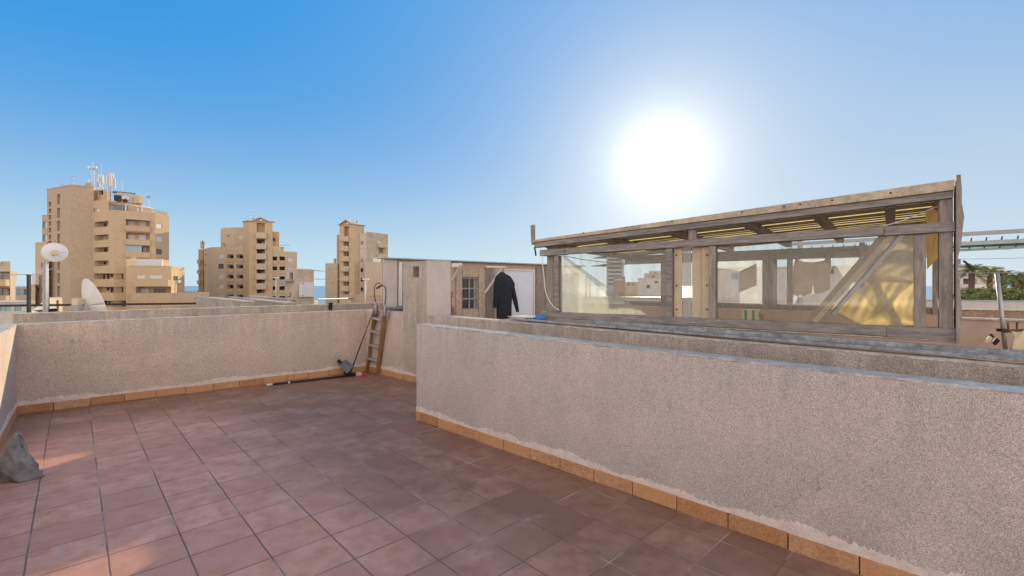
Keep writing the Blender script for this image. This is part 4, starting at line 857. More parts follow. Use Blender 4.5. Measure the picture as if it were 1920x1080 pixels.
for k in range(12): s_ = f.L*k/11; f.box(mb, s_-.03, s_+.03, z2, z2+.9, -.6, -.55)
f.box(mb, 0, f.L, z2+.85, z2+.92, -.6, -.54); mb.build('terrace_railing', M['greymetal'], t1)
mb = MB(); f = fE
for k in range(9): s_ = f.L*k/8; f.box(mb, s_-.03, s_+.03, z2, z2+.8, -.3, -.25)
f.box(mb, 0, f.L, z2+.75, z2+.82, -.3, -.24); f.box(mb, f.L*.05, f.L*.95, z2+.1, z2+.6, -.29, -.27); mb.build('terrace_railing', M['beige'], t1)
# roof things of the tower
mb = MB(); c = P(260, 106, 382); mb.box((c.x, c.y, zp+.7), (1.3, 1.2, 1.5)); mb.box((c.x, c.y, zp+1.55), (1.0, .9, .3)); mb.build('chimney', M['brick2'], t1)
mr = root('rooftop_container', P(233, 105, 380), 'grey metal plant container with a flat lid on the roof of the biggest tower', 'plant container')
mb = MB(); f = fc(219, 104, 251, 106); f.box(mb, 0, f.L, zp+.05, zp+2.2, -2.5, 0); mb.build('container_body', M['metal'], mr)
mb = MB(); f.box(mb, -.7, f.L+.3, zp+2.21, zp+2.35, -2.8, .3); mb.build('lid', M['greymetal'], mr)
mb = MB(); f.box(mb, -.5, f.L*.25, zp+.1, zp+1.4, .02, .6); f.box(mb, f.L*.35, f.L*.62, zp+.1, zp+1.0, .02, .5); mb.build('machinery', M['dark'], mr)
mb = MB()
for k, x in enumerate((.38,.5,.62)): c = f.pt(f.L*x, .52, zp+.9+.3*(k%2)); mb.tube([c, c+f.n.to_3d()*.12], .32, 12)
mb.build('fans', M['white'], mr)
# lower wing with white terrace boxes, podium
fF, fG = fc(236, 97.2, 321, 99), fc(321, 99, 346, 106)
ops = [fF.op(255.6,515.5,271.6,523.5,.2), fF.op(281,515.5,303.5,523.5,.2), fF.op(255,538,320,549.3,1.6)]; og = [fG.op(325,518,334,526,.3), fG.op(328,546.5,334,549.3,.3)]
z3 = CZ+4.25; mb = MB(); volume(mb, [fF, fG], GB, z3, {0: ops, 1: og}, [P(346, 120), P(236, 120)]); mb.build('lower_wing', M['brick2'], t1)
panes(t1, fF, [(255.8,515.7,271.4,522.8,'shutter'),(281.2,515.7,303.3,522.8,'shutter'),(256.5,541,272,549.2,'shutter',-1.5),(281,541.7,303.5,549.2,'glassd',-1.5)]); panes(t1, fG, [(325.2,518.2,333.8,525.8,'glassd',-.25)])
mb = MB(); fF.pbox(mb, 256, 524.6, 320.8, 537, .01, 1.3); mb.build('long_balcony', M['brick2'], t1)
mb = MB(); fF.pbox(mb, 237, 485.5, 245, 498.4, -.5, .05); fF.pbox(mb, 245.2, 483, 256, 498.4, -.4, .1); mb.build('terrace_screen', M['cream'], t1)
mb = MB(); fF.pbox(mb, 256.2, 486, 304, 498.4, -.3, .08); mb.build('terrace_screen', M['shutter'], t1)
mb = MB(); f = fc(304.5, 99, 317.5, 102); f.pbox(mb, 304.5, 487.5, 318, 498.6, -.3, 0); mb.build('terrace_screen', M['brick2'], t1)
mb = MB(); fG.pbox(mb, 330.5, 525.8, 335.5, 530.5, .02, .5); mb.build('air_conditioner', M['white'], t1)
mb = MB(); fG.pbox(mb, 328.2, 527, 329.8, 549, .02, .14); mb.build('downpipe', M['cream'], t1)
fQ = [fc(246, 94.5, 322, 96), fc(322, 96, 392, 101)]; z4 = CZ-1.5
mb = MB(); volume(mb, fQ, GB, z4, {}, [P(392, 122), P(246, 122)]); mb.build('podium', M['brick2'], t1)
mb = MB(); fQ[0].pbox(mb, 286, 570, 302, 578, .01, .06); mb.build('louvre', M['brick'], t1); mb = MB(); fQ[1].pbox(mb, 342, 573, 360, 580, .01, .06); mb.build('louvre', M['brick'], t1)
# stepped blocks on its left
f5 = fc(78.8, 108, 90, 107.2); mb = MB(); volume(mb, [f5], GB, CZ+16.6, {0: [f5.op(80.3,416,88,428,.4), f5.op(80.3,440,88,452,.4)]}, [P(90,120), P(78.8,120)]); mb.build('side_block', M['brick'], t1)
panes(t1, f5, [(80.5,416.2,87.8,427.8,'glassb',-.3),(80.5,440.2,87.8,451.8,'glassb',-.3)])
f6 = fc(66, 105, 88, 103.5); ops = [f6.op(a,b,c,d,.25) for a,b,c,d in ((77,492.6,80.5,502),(76.5,539,80.8,548.5),(67.7,539,72.5,548.5),(77,516,80.5,524))]
mb = MB(); volume(mb, [f6], GB, CZ+9.9, {0: ops}, [P(88,118), P(66,118)]); mb.build('side_block', M['brick2'], t1)
panes(t1, f6, [(77.2,492.8,80.3,501.8,'glassd',-.2),(76.7,539.2,80.6,548.3,'glassd',-.2),(67.9,539.2,72.3,548.3,'glassd',-.2),(77.2,516.2,80.3,523.8,'shutter',-.2)])
f7 = fc(50, 104, 66.2, 103); mb = MB(); volume(mb, [f7], GB, CZ+.35, {}, [P(66,116), P(50,116)]); mb.build('side_block', M['brick2'], t1)
mb = MB(); f7.pbox(mb, 59, 514, 65.8, 533, -.6, -.1); mb.build('terrace_screen', M['shutter'], t1)

# roof antennas
def lattice(mb, c, z0, z1, r_, n, t=.07):
    for k in range(3):
        a = 2*pi*k/3; mb.bar((c.x+r_*cos(a), c.y+r_*sin(a), z0), (c.x+r_*cos(a), c.y+r_*sin(a), z1), t, t)
    for i in range(n):
        za, zb = z0+(z1-z0)*i/n, z0+(z1-z0)*(i+1)/n
        for k in range(3):
            a, b = 2*pi*k/3, 2*pi*(k+1)/3; mb.bar((c.x+r_*cos(a), c.y+r_*sin(a), za), (c.x+r_*cos(b), c.y+r_*sin(b), zb), t*.6, t*.6)
m1 = root('antenna_mast', P(174, 106, 349), 'tall lattice mast ringed with small white drums near its top on the biggest tower', 'antenna mast')
mb = MB(); lattice(mb, P(174, 106, 349), ztop, P(174,106,312).z, .3, 9); c = P(174,106,312); mb.tube([c, c+Vector((0,0,.9))], .04, 6); mb.build('mast', M['metal'], m1)
for k in range(7):
    a = 2*pi*k/7; c = P(174,106,315.5)+Vector((cos(a)*.62, sin(a)*.62, .18*(-1)**k)); mb = MB(); mb.tube([c, c+Vector((cos(a)*.3, sin(a)*.3, 0))], [.24,.24], 10); mb.build('drum', M['white'], m1)
mb = MB(); c = P(169.5,106,340); mb.tube([c, c+Vector((.0,-.3,0))], [.34,.34], 12); mb.build('drum', M['white'], m1)
def panel_cluster(u, v0, v1, label, pans, Y=106, base=None, red=False):
    t = root('cell_antenna', P(u, Y, v1), label, 'cell antenna'); mb = MB(); zb = base if base else ztop; lattice(mb, P(u,Y,v1), zb, P(u,Y,v0).z, .22, 8, .06); mb.build('mast', M['redpaint' if red else 'metal'], t)
    for (du, dy, a, b) in pans:
        mb = MB(); c0, c1 = P(u+du, Y+dy, b), P(u+du, Y+dy, a); mb.bar(c0, c1, .30, .18, up=(0,1,0)); mb.build('antenna_panel', M['white'], t)
        mb = MB(); mb.bar((c0+c1)/2, Vector((P(u,Y,0).x, Y, ((c0+c1)/2).z)), .05, .05); mb.build('bracket', M['metal'], t)
panel_cluster(184, 326, 350, 'short stacked antenna unit right of the tall lattice mast on the biggest tower', [(-1.5,0,327,333),(1.5,-.2,332,340),(-1,0,341,347),(1.6,.3,343,350)])
panel_cluster(191, 328, 351, 'second short mast of slim white panels between the drums and the tall panels', [(-2.2,0,331,345),(1.5,0,328,343),(2.4,.6,332,346)])
panel_cluster(206, 323, 372, 'red and white mast carrying tall white antenna panels over the biggest tower', [(-5,0,327,346),(0,-.6,324,350),(1.6,.6,325,347),(6,0,325,351),(9,.3,334,352),(-1.5,.9,330,349)], Y=105, base=zp-1, red=True)
def roofdish(u, v, Y, rad, zb, label, name='satellite_dish', grp=None, m='greymetal'):
    c = P(u, Y, v); t = root(name, (c.x, c.y, zb), label, 'satellite dish', grp); n = Vector((.5, -.8, .33)).normalized(); a = n.cross(Vector((0,0,1))).normalized(); b = a.cross(n); mb = MB(); rows = []
    for i in range(7):
        f = i/6; rows.append([c+(a*cos(2*pi*k/20)+b*sin(2*pi*k/20))*rad*f-n*rad*.22*(1-f*f) for k in range(21)])
    mb.grid(rows).build('dish', M[m], t, smooth=True, solid=.02)
    mb = MB(); mb.tube([Vector((c.x, c.y+.1, zb)), c-n*rad*.25], .05, 6); mb.build('stand', M['metal'], t)
    mb = MB(); mb.tube([c-b*rad*.9, c+n*rad*.55], .025, 5); mb.tube([c+n*rad*.5, c+n*rad*.62], .07, 6); mb.build('receiver_arm', M['metal'], t)
roofdish(165.5, 347, 105, .62, ztop, 'round grey dish at the foot of the lattice mast on the biggest tower')
roofdish(278.3, 369.5, 106, .38, CZ+18.2, 'small dish on a thin stand at the right end of the biggest tower roof')
def yagi(u, v0, v1, Y, label, n=5, w_=.9, name='tv_antenna', grp=None, ang=.6):
    b, tp = P(u, Y, v1), P(u, Y, v0); t = root(name, b, label, 'tv antenna', grp); mb = MB(); mb.tube([b, tp], .035, 6); mb.build('mast', M['metal'], t)
    d = Vector((cos(ang), sin(ang), 0)); e = Vector((-sin(ang), cos(ang), 0)); mb = MB(); L_ = w_*1.2
    for zz in (0, -.9):
        c = tp+Vector((0,0,zz-.05)); mb.tube([c-d*L_/2, c+d*L_/2], .025, 5)
        for k in range(n): q = c+d*(k/(n-1)-.5)*L_; mb.tube([q-e*.35*w_, q+e*.35*w_], .018, 4)
    mb.build('elements', M['metal'], t)
yagi(139.5, 331, 348.5, 104, 'spindly tv antenna on the left part of the biggest tower roof')
mb = MB(); mb.tube([P(152, 103, 340), P(152, 103, 349.5)], .04, 6); mb.tube([P(113.5,104,345), P(121,104,348)], .05, 6); mb.tube([P(117,104,346.5), P(117,104,350)], .04, 6); mb.build('short_aerial', M['metal'], label='short plain aerials left of the dish on the biggest tower', cat='aerial')
mb = MB(); mb.tube([P(189.7, 107, 308), P(189.7, 107, 352)], .04, 6); mb.build('whip_aerial', M['metal'], label='thin whip aerial rising among the antennas above the lift block', cat='aerial')
mb = MB(); mb.tube([P(228.7, 107, 338), P(228.7, 107, 372)], .04, 6); mb.build('whip_aerial', M['metal'], label='thin whip aerial standing alone over the grey roof container', cat='aerial')

# ---- tower 2 (middle) and tower 3 (right): common stair tower
def gable_top(parent, f, ul, ur, up, vt, ve, dep, m):
    mb = MB(); s0, s1, sp_ = f.s(ul), f.s(ur), f.s(up); ze, zt_ = f.z(up, ve), f.z(up, vt); w_ = 1.9
    n = 20; cz = zt_-(zt_-ze)*.62; rr = (zt_-ze)*.30; out = [(sp_-w_, ze), (sp_+w_, ze), (sp_, zt_)]
    ring = [(sp_+rr*cos(2*pi*k/n), cz+rr*sin(2*pi*k/n)) for k in range(n)]
    from mathutils.geometry import tessellate_polygon
    tri = tessellate_polygon([[Vector((a, b, 0)) for a, b in out], [Vector((a, b, 0)) for a, b in ring]]); pts = out+ring
    for o in (.0, -.35): mb.add([f.pt(a, o, b) for a, b in pts], tri)
    for ch in (out, ring):
        for (a, b), (c, d) in zip(ch, ch[1:]+ch[:1]): mb.add([f.pt(a,0,b), f.pt(c,0,d), f.pt(c,-.35,d), f.pt(a,-.35,b)], [(0,1,2,3)])
    for sg in (-1, 1):
        a = f.pt(sp_, -.5, zt_+.1); b = f.pt(sp_+sg*w_*1.25, -.5, ze+.0); mb.bar(a, b, 2.2, .16)
    return mb.build('gable', M[m], parent)
def stair_tower(parent, fl, fr_, ztopv, opens, dep, tall, extra_back, mat_='brick2'):
    zt = fr_.z(490, ztopv) if False else ztopv; return zt
t2 = root('apartment_tower', P(465, 133, 536)+Vector((0,0,GZ-CZ)), 'middle apartment tower with a gabled stair shaft between lower wings', 'apartment tower')
s2a, s2b = fc(456, 131, 467, 129), fc(467, 129, 511, 131)
zt2 = CZ+(V0-415)/F*129.5; opn = [s2b.op(481.2, 418, 496.5, 435.5, 1.6)]
cp = [(448.5,456.5),(467.5,475.2),(486,494),(504.5,512.5),(523.5,531),(542,549.5)]
for a, b in cp: opn.append(s2b.op(481.2, a, 496.5, b, 1.6))
mb = MB(); volume(mb, [s2a, s2b], GB, zt2, {1: opn}, [P(511, 140), P(456, 140)]); mb.build('stair_shaft', M['brick2'], t2)
for k, v in enumerate([437.5,457.5,476.5,495.5,514,532.5]):
    m2 = MB(); s2b.pbox(m2, 480.3, v, 500.3, v+10, .01, 1.0); m2.build('balcony', M['brick3'], t2)
mb = MB()
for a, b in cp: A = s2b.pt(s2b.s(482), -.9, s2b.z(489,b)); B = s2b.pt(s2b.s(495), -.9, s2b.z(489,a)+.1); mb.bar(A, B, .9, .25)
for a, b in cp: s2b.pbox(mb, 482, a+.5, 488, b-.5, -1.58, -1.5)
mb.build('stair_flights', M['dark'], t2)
gable_top(t2, s2b, 467, 511, 489, 408.5, 415.3, .4, 'brick2')
mb = MB(); s2a.box(mb, -.3, s2a.L, zt2+.01, zt2+.22, -1.2, .35); s2b.box(mb, 0, s2b.L+.6, zt2+.01, zt2+.2, -1.2, .35); mb.build('eaves', M['brick'], t2)
h1 = [fc(381, 140, 395.5, 133), fc(395.5, 133, 456, 131.2)]; zh = CZ+(V0-463)/F*132
ops0, ops1, wn = [], [], []
pv = [477, 495.8, 514.6, 533.3, 552]
for i, v in enumerate(pv):
    ops1 += [h1[1].op(409.3, v-1, 419.3, v+8, .2), h1[1].op(424.8, v, 438, v+7.6, 1.4), h1[1].op(443, v, 456, v+7.6, 1.4)]
    wn.append((409.5, v-.8, 419.1, v+7.8, 'shutter' if i != 1 else 'glassd')); 
ops0 = [h1[0].op(384.5, v+1, 387, v+4, .3) for v in (475, 495)]
mb = MB(); volume(mb, h1, GB, zh, {0: ops0, 1: ops1}, [P(456, 146), P(381, 148)]); mb.build('left_wing', M['brick3'], t2)
panes(t2, h1[1], wn, off=-.18)
for i, v in enumerate(pv):
    for u0, u1 in ((424.8,438),(443,456)):
        m2 = MB(); h1[1].pbox(m2, u0-.3, v+7.6, u1+.3, v+14.4, .01, .25); m2.build('balcony_parapet', M['brown' if False else 'brick2'], t2)
        m2 = MB(); h1[1].pbox(m2, u0+.5, v+.4, u1-.5, v+7.4, -1.38, -1.3); m2.build('window', M['dark'], t2)
mb = MB()
for v in pv: h1[1].pbox(mb, 425.2, v+1, 437.8, v+1.6, -.2, -.1); h1[1].pbox(mb, 443.2, v+1, 455.8, v+1.6, -.2, -.1)
mb.build('balcony_rails', M['greymetal'], t2)
h0 = fc(372, 139, 381, 139.5); mb = MB(); volume(mb, [h0], GB, zh-.1, {}, [P(381,146), P(372,146)]); mb.build('end_block', M['brick2'], t2)
for k in range(5):
    mb = MB(); v = 487+k*19.2; h0.pbox(mb, 371, v, 377, v+7.5, .01, 1.2); mb.build('end_balcony', M['brick3'], t2)
mb = MB(); c = P(379.5,137,463); c.z = zh-.1; mb.box((c.x,c.y,c.z+.9), (.7,.7,1.8)); mb.box((c.x,c.y,c.z+1.95), (.9,.9,.2)); mb.tube([(c.x,c.y,c.z+2.05),(c.x,c.y,c.z+2.5)], .22, 8); mb.build('chimney', M['brick2'], t2)
u2 = [fc(413.5, 138, 439, 136), fc(439, 136, 457, 136.5)]; zu = CZ+(V0-427)/F*137
mb = MB(); volume(mb, u2, zh-.1, zu, {1: [u2[1].op(446.5,440.3,455.5,448.3,.2), u2[1].op(446.5,459.3,455.5,467,.2)]}, [P(457,150), P(413.5,150)]); mb.build('upper_block', M['brick3'], t2)
panes(t2, u2[1], [(446.7,440.5,455.2,448.1,'shutter',-.17),(446.7,459.5,455.2,466.8,'shutter',-.17)])
mb = MB(); u2[0].pbox(mb, 427.5, 440, 429.5, 443.5, -.05, .01); mb.build('window', M['dark'], t2)
u3 = fc(511, 137, 523.5, 137.5); mb = MB(); volume(mb, [u3], zh-.5, CZ+(V0-434.3)/F*137.2, {0: [u3.op(511.3,446,516.2,452.6,.2)]}, [P(523.5,150), P(511,150)]); mb.build('upper_block', M['brick2'], t2)
panes(t2, u3, [(511.5,446.2,516,452.4,'glassd',-.17)])
h2 = fc(511, 131.5, 557, 135); ops = []; wn = []
pv2 = [481, 499.5, 518, 536.6, 555]
for v in pv2: ops += [h2.op(511.3, v, 519.8, v+7.4, 1.4), h2.op(524, v, 534.5, v+7.4, 1.4), h2.op(539.5, v+2, 548.5, v+10, .2)]; wn.append((539.7, v+2.2, 548.3, v+9.8, 'shutter'))
zr2 = CZ+(V0-471.5)/F*133.5
mb = MB(); volume(mb, [h2], GB, zr2, {0: ops}, [P(557,146), P(511,146)]); mb.build('right_wing', M['brick3'], t2); panes(t2, h2, wn, off=-.18)
for v in pv2:
    for u0, u1 in ((511.3,519.8),(524,534.5)):
        m2 = MB(); h2.pbox(m2, u0-.2, v+7.4, u1+.2, v+13.8, .01, .25); m2.build('balcony_parapet', M['brick2'], t2)
        m2 = MB(); h2.pbox(m2, u0+.3, v+.3, u1-.3, v+7.2, -1.38, -1.3); m2.build('window', M['dark'], t2)
mb = MB(); f = fc(511, 133, 530, 134.5); f.box(mb, 0, f.L*.85, zr2, zr2+1.5, -2, -.3); mb.build('terrace_block', M['cream'], t2)
for u, zz in ((418, zh), (530, zr2)):
    mb = MB(); c = P(u, 135, 0); mb.box((c.x, c.y, zz+.6), (.7,.7,1.2)); mb.box((c.x, c.y, zz+1.3), (.9,.9,.15)); mb.build('chimney', M['brick2'], t2)
mb = MB()
for k in range(9): c = P(500+k*5, 134-.1*k, 0); mb.bar((c.x,c.y,zr2), (c.x,c.y,zr2+.9), .05, .05)
A, B = P(511,134,0), P(545,135,0); mb.bar((A.x,A.y,zr2+.9), (B.x,B.y,zr2+.9), .06, .06); mb.bar((P(525,134,0).x,134,zr2+1.9),(P(546,134.6,0).x,134.6,zr2+1.9),.5,.1); mb.build('terrace_railing', M['metal'], t2)
yagi(472, 398, 411, 132, 'tv antenna on the stair shaft of the middle tower', 4, 1.0)
yagi(422.3, 426, 460, 134, 'tall thin aerial on the left wing of the middle tower', 4, .7)
roofdish(474.5, 409.5, 132, .3, zt2, 'tiny dish beside the antenna on the middle tower shaft')

t3 = root('apartment_tower', P(665, 136, 536)+Vector((0,0,GZ-CZ)), 'rightmost apartment tower with its gabled stair shaft on the left side', 'apartment tower')
s3a, s3b = fc(636.5, 134, 664, 133), fc(664, 133, 683, 136)
zt3 = CZ+(V0-421.5)/F*133.5; opn = [s3a.op(644.8, 424.5, 654.3, 443, 1.4)]
cp3 = [(454,461.5),(472.5,480.5),(491,499),(510,517.5),(528.5,536),(547,554)]
for a, b in cp3: opn.append(s3a.op(644, a, 654, b, 1.4))
mb = MB(); volume(mb, [s3a, s3b], GB, zt3, {0: opn}, [P(683,144), P(636.5,144)]); mb.build('stair_shaft', M['brick2'], t3)
for v in (444,462.5,481.5,500.5,519,537.5):
    m2 = MB(); s3a.pbox(m2, 640.3, v, 654.8, v+8.5, .01, .8); m2.build('balcony', M['brick3'], t3)
mb = MB()
for a, b in cp3: s3a.pbox(mb, 647, a+.4, 653.4, b-.4, -1.38, -1.3)
mb.build('stair_openings', M['dark'], t3)
gable_top(t3, s3a, 636, 664, 650, 413, 421.8, .4, 'brick2')
mb = MB(); s3a.box(mb, -.5, s3a.L, zt3+.01, zt3+.2, -1.2, .35); s3b.box(mb, 0, s3b.L+.4, zt3+.01, zt3+.2, -1.2, .35); mb.build('eaves', M['brick'], t3)
f = fc(631.5, 138, 637, 138.3); mb = MB(); volume(mb, [f], GB, CZ+(V0-440)/F*138, {}, [P(637,146), P(631.5,146)]); mb.build('side_block', M['brick2'], t3)
f = fc(610, 139, 633, 137); mb = MB(); volume(mb, [f], GB, CZ+(V0-493.5)/F*138, {0: [f.op(623,528,625,533,.2), f.op(617,503,619,506,.2)]}, [P(633,148), P(610,148)]); mb.build('left_wing', M['brick3'], t3)
mb = MB(); c = P(628,139,493.5); mb.box((c.x,c.y,c.z+.6), (.6,.6,1.2)); mb.box((c.x,c.y,c.z+1.3), (.8,.8,.15)); mb.build('chimney', M['brick2'], t3)
f8 = fc(674, 134.3, 687, 134.8); ops = []; wn = []
for v, m in ((452,'glassd'),(466.3,'shutter'),(485,'glassd'),(503,'dark'),(521,'dark'),(539,'dark')): ops.append(f8.op(676.2, v, 681.2, v+7, .3)); wn.append((676.3, v+.2, 681, v+6.8, m, -.28))
mb = MB(); volume(mb, [f8], GB, CZ+(V0-437)/F*134.5, {0: ops}, [P(687,146), P(674,146)]); mb.build('bay_block', M['brick3'], t3); panes(t3, f8, wn)
f9 = fc(687, 134.9, 727.5, 142); z9 = CZ+(V0-436.5)/F*138; ops = [f9.op(708.5,451,714.5,457,.2), f9.op(702,466.5,704.5,470,.2), f9.op(709,465,719,475,1.2), f9.op(709,484,718,492,1.2)]
mb = MB(); volume(mb, [f9], GB, z9, {0: ops}, [P(727.5,150), P(687,150)]); mb.build('right_block', M['beige'], t3); panes(t3, f9, [(708.7,451.2,714.3,456.8,'shutter',-.18),(702.1,466.7,704.4,469.8,'shutter',-.18),(711,466,714,475,'shutter',-1.15)])
for v in (457.5, 476.5): mb = MB(); f9.pbox(mb, 706, v, 722.5, v+7, .01, 1.0); mb.build('balcony', M['brick2'], t3)
f10 = [fc(683, 131.5, 713, 130), fc(713, 130, 745, 134)]; z10 = CZ+(V0-491)/F*131
mb = MB(); volume(mb, f10, GB, z10, {}, [P(745,142), P(683,142)]); mb.build('lower_block', M['brick3'], t3)
mb = MB(); f = fc(700,132,730,134)
for k in range(8): s_ = f.L*k/7; f.box(mb, s_-.04, s_+.04, z10, z10+1.3, -.5, -.42)
f.box(mb, 0, f.L, z10+1.25, z10+1.35, -.5, -.4); f.box(mb, 0, f.L*.5, z10, z10+1.0, -.5, -.45); mb.build('terrace_railing', M['white'], t3)
yagi(664, 412, 422, 134, 'tv antenna on the stair shaft of the rightmost tower', 4, .9)
roofdish(669, 415.5, 134, .32, zt3, 'tiny dish at the right end of the rightmost tower shaft roof')
roofdish(693.5, 484, 131, .45, z10, 'small dish on the low block of the rightmost tower')

# ------------------------------------------------------------------ roofs and walls in the middle distance
def simple_building(name, label, faces, z0, z1, ops, back, m, wins=(), cat='building', coping=True):
    t = root(name, (faces[0].p0.x, faces[0].p0.y, z0), label, cat); mb = MB(); volume(mb, faces, z0, z1, ops, back); mb.build('wall', M[m], t)
    for fi, ws in wins: panes(t, faces[fi], ws)
    if coping:
        mb = MB()
        for f in faces: f.box(mb, -.03, f.L+.03, z1+.004, z1+.06, -.2, .04)
        mb.build('coping', M['cap'], t)
    return t
def hz(v, Y): return CZ-(v-V0)/F*Y
# far left blocks
a = fc(-40, 60, 19.5, 61); b = simple_building('apartment_building', 'stepped beige apartment block at the far left edge with bands of balconies', [a], GB, hz(491,61), {0: [a.op(-38,509,18.6,524,1.3), a.op(-38,539,18.6,554,1.3)]}, [P(19.5,75), P(-40,75)], 'brick3', [(0,[(-20,511,-8,523,'glassd',-1.25),(5,512,12,523,'beige',-1.25),(-20,541,-8,553,'glassd',-1.25),(4,541,13,553,'dark',-1.25)])])
for v in (524.3, 554.5): mb = MB(); a.pbox(mb, -40, v, 18.8, v+12, .01, .8); mb.build('balcony', M['brick2'], b)
f = fc(19.5, 61, 30, 62); mb = MB(); volume(mb, [f], GB, hz(508,61), {}, [P(30,75), P(19.5,75)]); mb.build('side_wing', M['brick3'], b)
mb = MB(); a.pbox(mb, -1, 490, 3, 496.5, .05, .4); mb.build('lamp_globe', M['white'], b)
a = fc(29, 52, 60, 53); simple_building('glazed_house', 'low grey rooftop room with a band of bluish windows left of the dark post', [a], GB, hz(539,52), {0: [a.op(30.5,541.5,54,553,.2)]}, [P(60,60), P(29,60)], 'beige', [(0,[(30.7,541.7,36,552.8,'glassb'),(36.5,541.7,45,552.8,'glassb'),(45.5,541.7,53.8,552.8,'glassd')])])
a = fc(-30, 30, 62, 31); simple_building('low_house', 'low flat house with pale bluish windows behind the neighbour parapet at far left', [a], GB, hz(568,30.5), {0: [a.op(0,571.5,20,583,.15), a.op(27,571.5,52,583,.15)]}, [P(62,36), P(-30,36)], 'whitewall', [(0,[(0.3,571.7,9,583,'glassb'),(9.6,571.7,19.7,583,'glassb'),(27.3,571.7,38,583,'glassb'),(39,571.7,51.7,583,'shutter')])])
# white stair hut with sloping side
t = root('roof_stair_hut', P(95, 14, 585), 'small cream stair hut with sloping white side and brown door beside the dish pole', 'roof hut')
f = fc(88, 14, 117, 14.6); mb = MB(); f.wall(mb, GB, hz(560,14.2), [f.op(105,563,111,600,.06)]); A, B, C, D = P(88,14,561), P(60,12.4,581), P(117,14.6,0), P(100,17,0)
zt = hz(560,14.2); q1 = P(116,16); q0 = P(84,16); mb.add([(*f.p0,zt),(*f.p1,zt),(*q1,zt),(*q0,zt)], [(0,1,2,3)]); mb.add([(*f.p1,GB),(*q1,GB),(*q1,zt),(*f.p1,zt)], [(0,1,2,3)]); mb.build('wall', M['cream'], t)
mb = MB(); mb.add([(*f.p0,zt),(B.x,B.y,hz(582,12.4)),(B.x,B.y,GB),(*f.p0,GB),(*q0,zt),(B.x-.5,B.y+1.2,hz(582,12.4)),(B.x-.5,B.y+1.2,GB),(*q0,GB)], [(3,2,1,0),(0,1,5,4),(4,5,6,7)]); mb.build('sloping_side', M['whitewall'], t)
mb = MB(); f.pbox(mb, 105.2, 563.3, 110.8, 600, -.055, -.03); mb.build('door', M['ladderwood'], t)
# dark post and long dark rail, cable
mb = MB(); mb.bar(P(54,9.2,590), P(54,9.2,517), .045, .05, up=(0,1,0)); p = mb.build('wall', M['black']) if False else None
t = root('dark_post', P(54, 9.2, 590), 'dark square post standing by itself near the left edge beyond the parapet', 'post'); mb = MB(); mb.bar(P(54,9.2,640), P(54,9.2,516.5), .045, .045); mb.build('post', M['black'], t)
mb = MB(); mb.bar(P(50.5,9.2,515.6), P(57,9.2,515.6), .05, .018); mb.build('post_cap', M['rust'], t)
mb = MB(); mb.bar(P(-30,10.5,573.5), P(368,12.5,569), .05, .05); o = mb.build('black_rail', M['black'], label='long thin black rail running level behind the two dishes', cat='rail')
mb = MB(); mb.tube([P(-20,9.2,514), P(30,9.2,515), P(54,9.2,514.5)], .006, 5); mb.build('cable', M['greymetal'], label='thin cable reaching the top of the dark post', cat='cable')
mb = MB(); mb.tube([P(54,9.2,515), P(80,15,509), P(100,30,503)], .01, 5); mb.build('cable', M['metal'], label='thin cable from the dark post up towards the big tower', cat='cable')
# satellite dish on a pole
t = root('satellite_dish', P(87.5, 7.9, 586), 'white round satellite dish on a tall two-part pole above the parapet', 'satellite dish')
mb = MB(); mb.bar(P(84.2,7.6,588), P(84.2,7.6,492), .038, .05, up=(0,1,0)); mb.build('pole', M['greymetal'], t, bevel=.005)
mb = MB(); mb.tube([P(88,7.6,588), P(88,7.6,492)], .019, 10); mb.build('pole', M['white'], t, smooth=True)
mb = MB(); mb.bar(P(90.8,7.62,587), P(90.8,7.62,512), .018, .02, up=(0,1,0)); mb.build('pole_strap', M['black'], t)
def dish(c, n, ra, rb, depth, parent, mname='white', nseg=48, tilt=0, name='dish'):
    n = n.normalized(); a = n.cross(Vector((0,0,1))).normalized(); b = a.cross(n).normalized(); q = Matrix.Rotation(tilt, 3, n); a = q@a; b = q@b; rows = []
    for i in range(15):
        f = i/14; rows.append([c+a*ra*f*cos(2*pi*k/nseg)+b*rb*f*sin(2*pi*k/nseg)+n*depth*f*f for k in range(nseg+1)])
    o = MB().grid(rows).build(name, M[mname], parent, smooth=True, solid=.006)
    rim = MB(); rim.tube([r_ for r_ in rows[-1]], .006, 6); rim.build('rim', M[mname], o, smooth=True); return o, a, b
c = P(102.5, 7.5, 473.5); n = Vector((-.70, .70, .17))
M['dishwhite'] = mat('dish_white_paint', (.80,.81,.83), .45, 6, .08)
dish(c, n, .152, .152, .03, t, 'dishwhite')
mb = MB(); nn = n.normalized(); mb.tube([c-nn*.05, c-nn*.006], [.038,.044], 20); mb.build('hub', M['cream'], t)
mb = MB(); mb.tube([P(88,7.6,494), c-nn*.03+Vector((-.02,0,-.02))], .017, 8); mb.build('bracket', M['cream'], t)
# second dish nearly edge on
t = root('satellite_dish', P(160, 8.6, 586), 'large white satellite dish turned almost edge-on beside the dish on the pole', 'satellite dish')
c = P(163, 8.5, 573); n = Vector((.51, .80, .28))
dish(c, n, .48, .48, .12, t, 'white', tilt=0)
mb = MB(); p = P(145,8.4,566); mb.box(p, (.11,.12,.13)); mb.build('receiver', M['cream'], t, bevel=.01)
mb = MB(); mb.tube([p, P(157,8.45,563)], .008, 6); mb.tube([p+Vector((0,0,-.05)), P(158,8.4,584)], .01, 6); mb.build('receiver_arm', M['metal'], t)
mb = MB(); mb.box(P(143,8.35,578), (.16,.1,.10)); mb.build('mount_box', M['greymetal'], t, bevel=.01)
mb = MB(); mb.tube([P(172,8.55,600), P(168,8.6,560)], .03, 8); mb.build('stand', M['metal'], t)
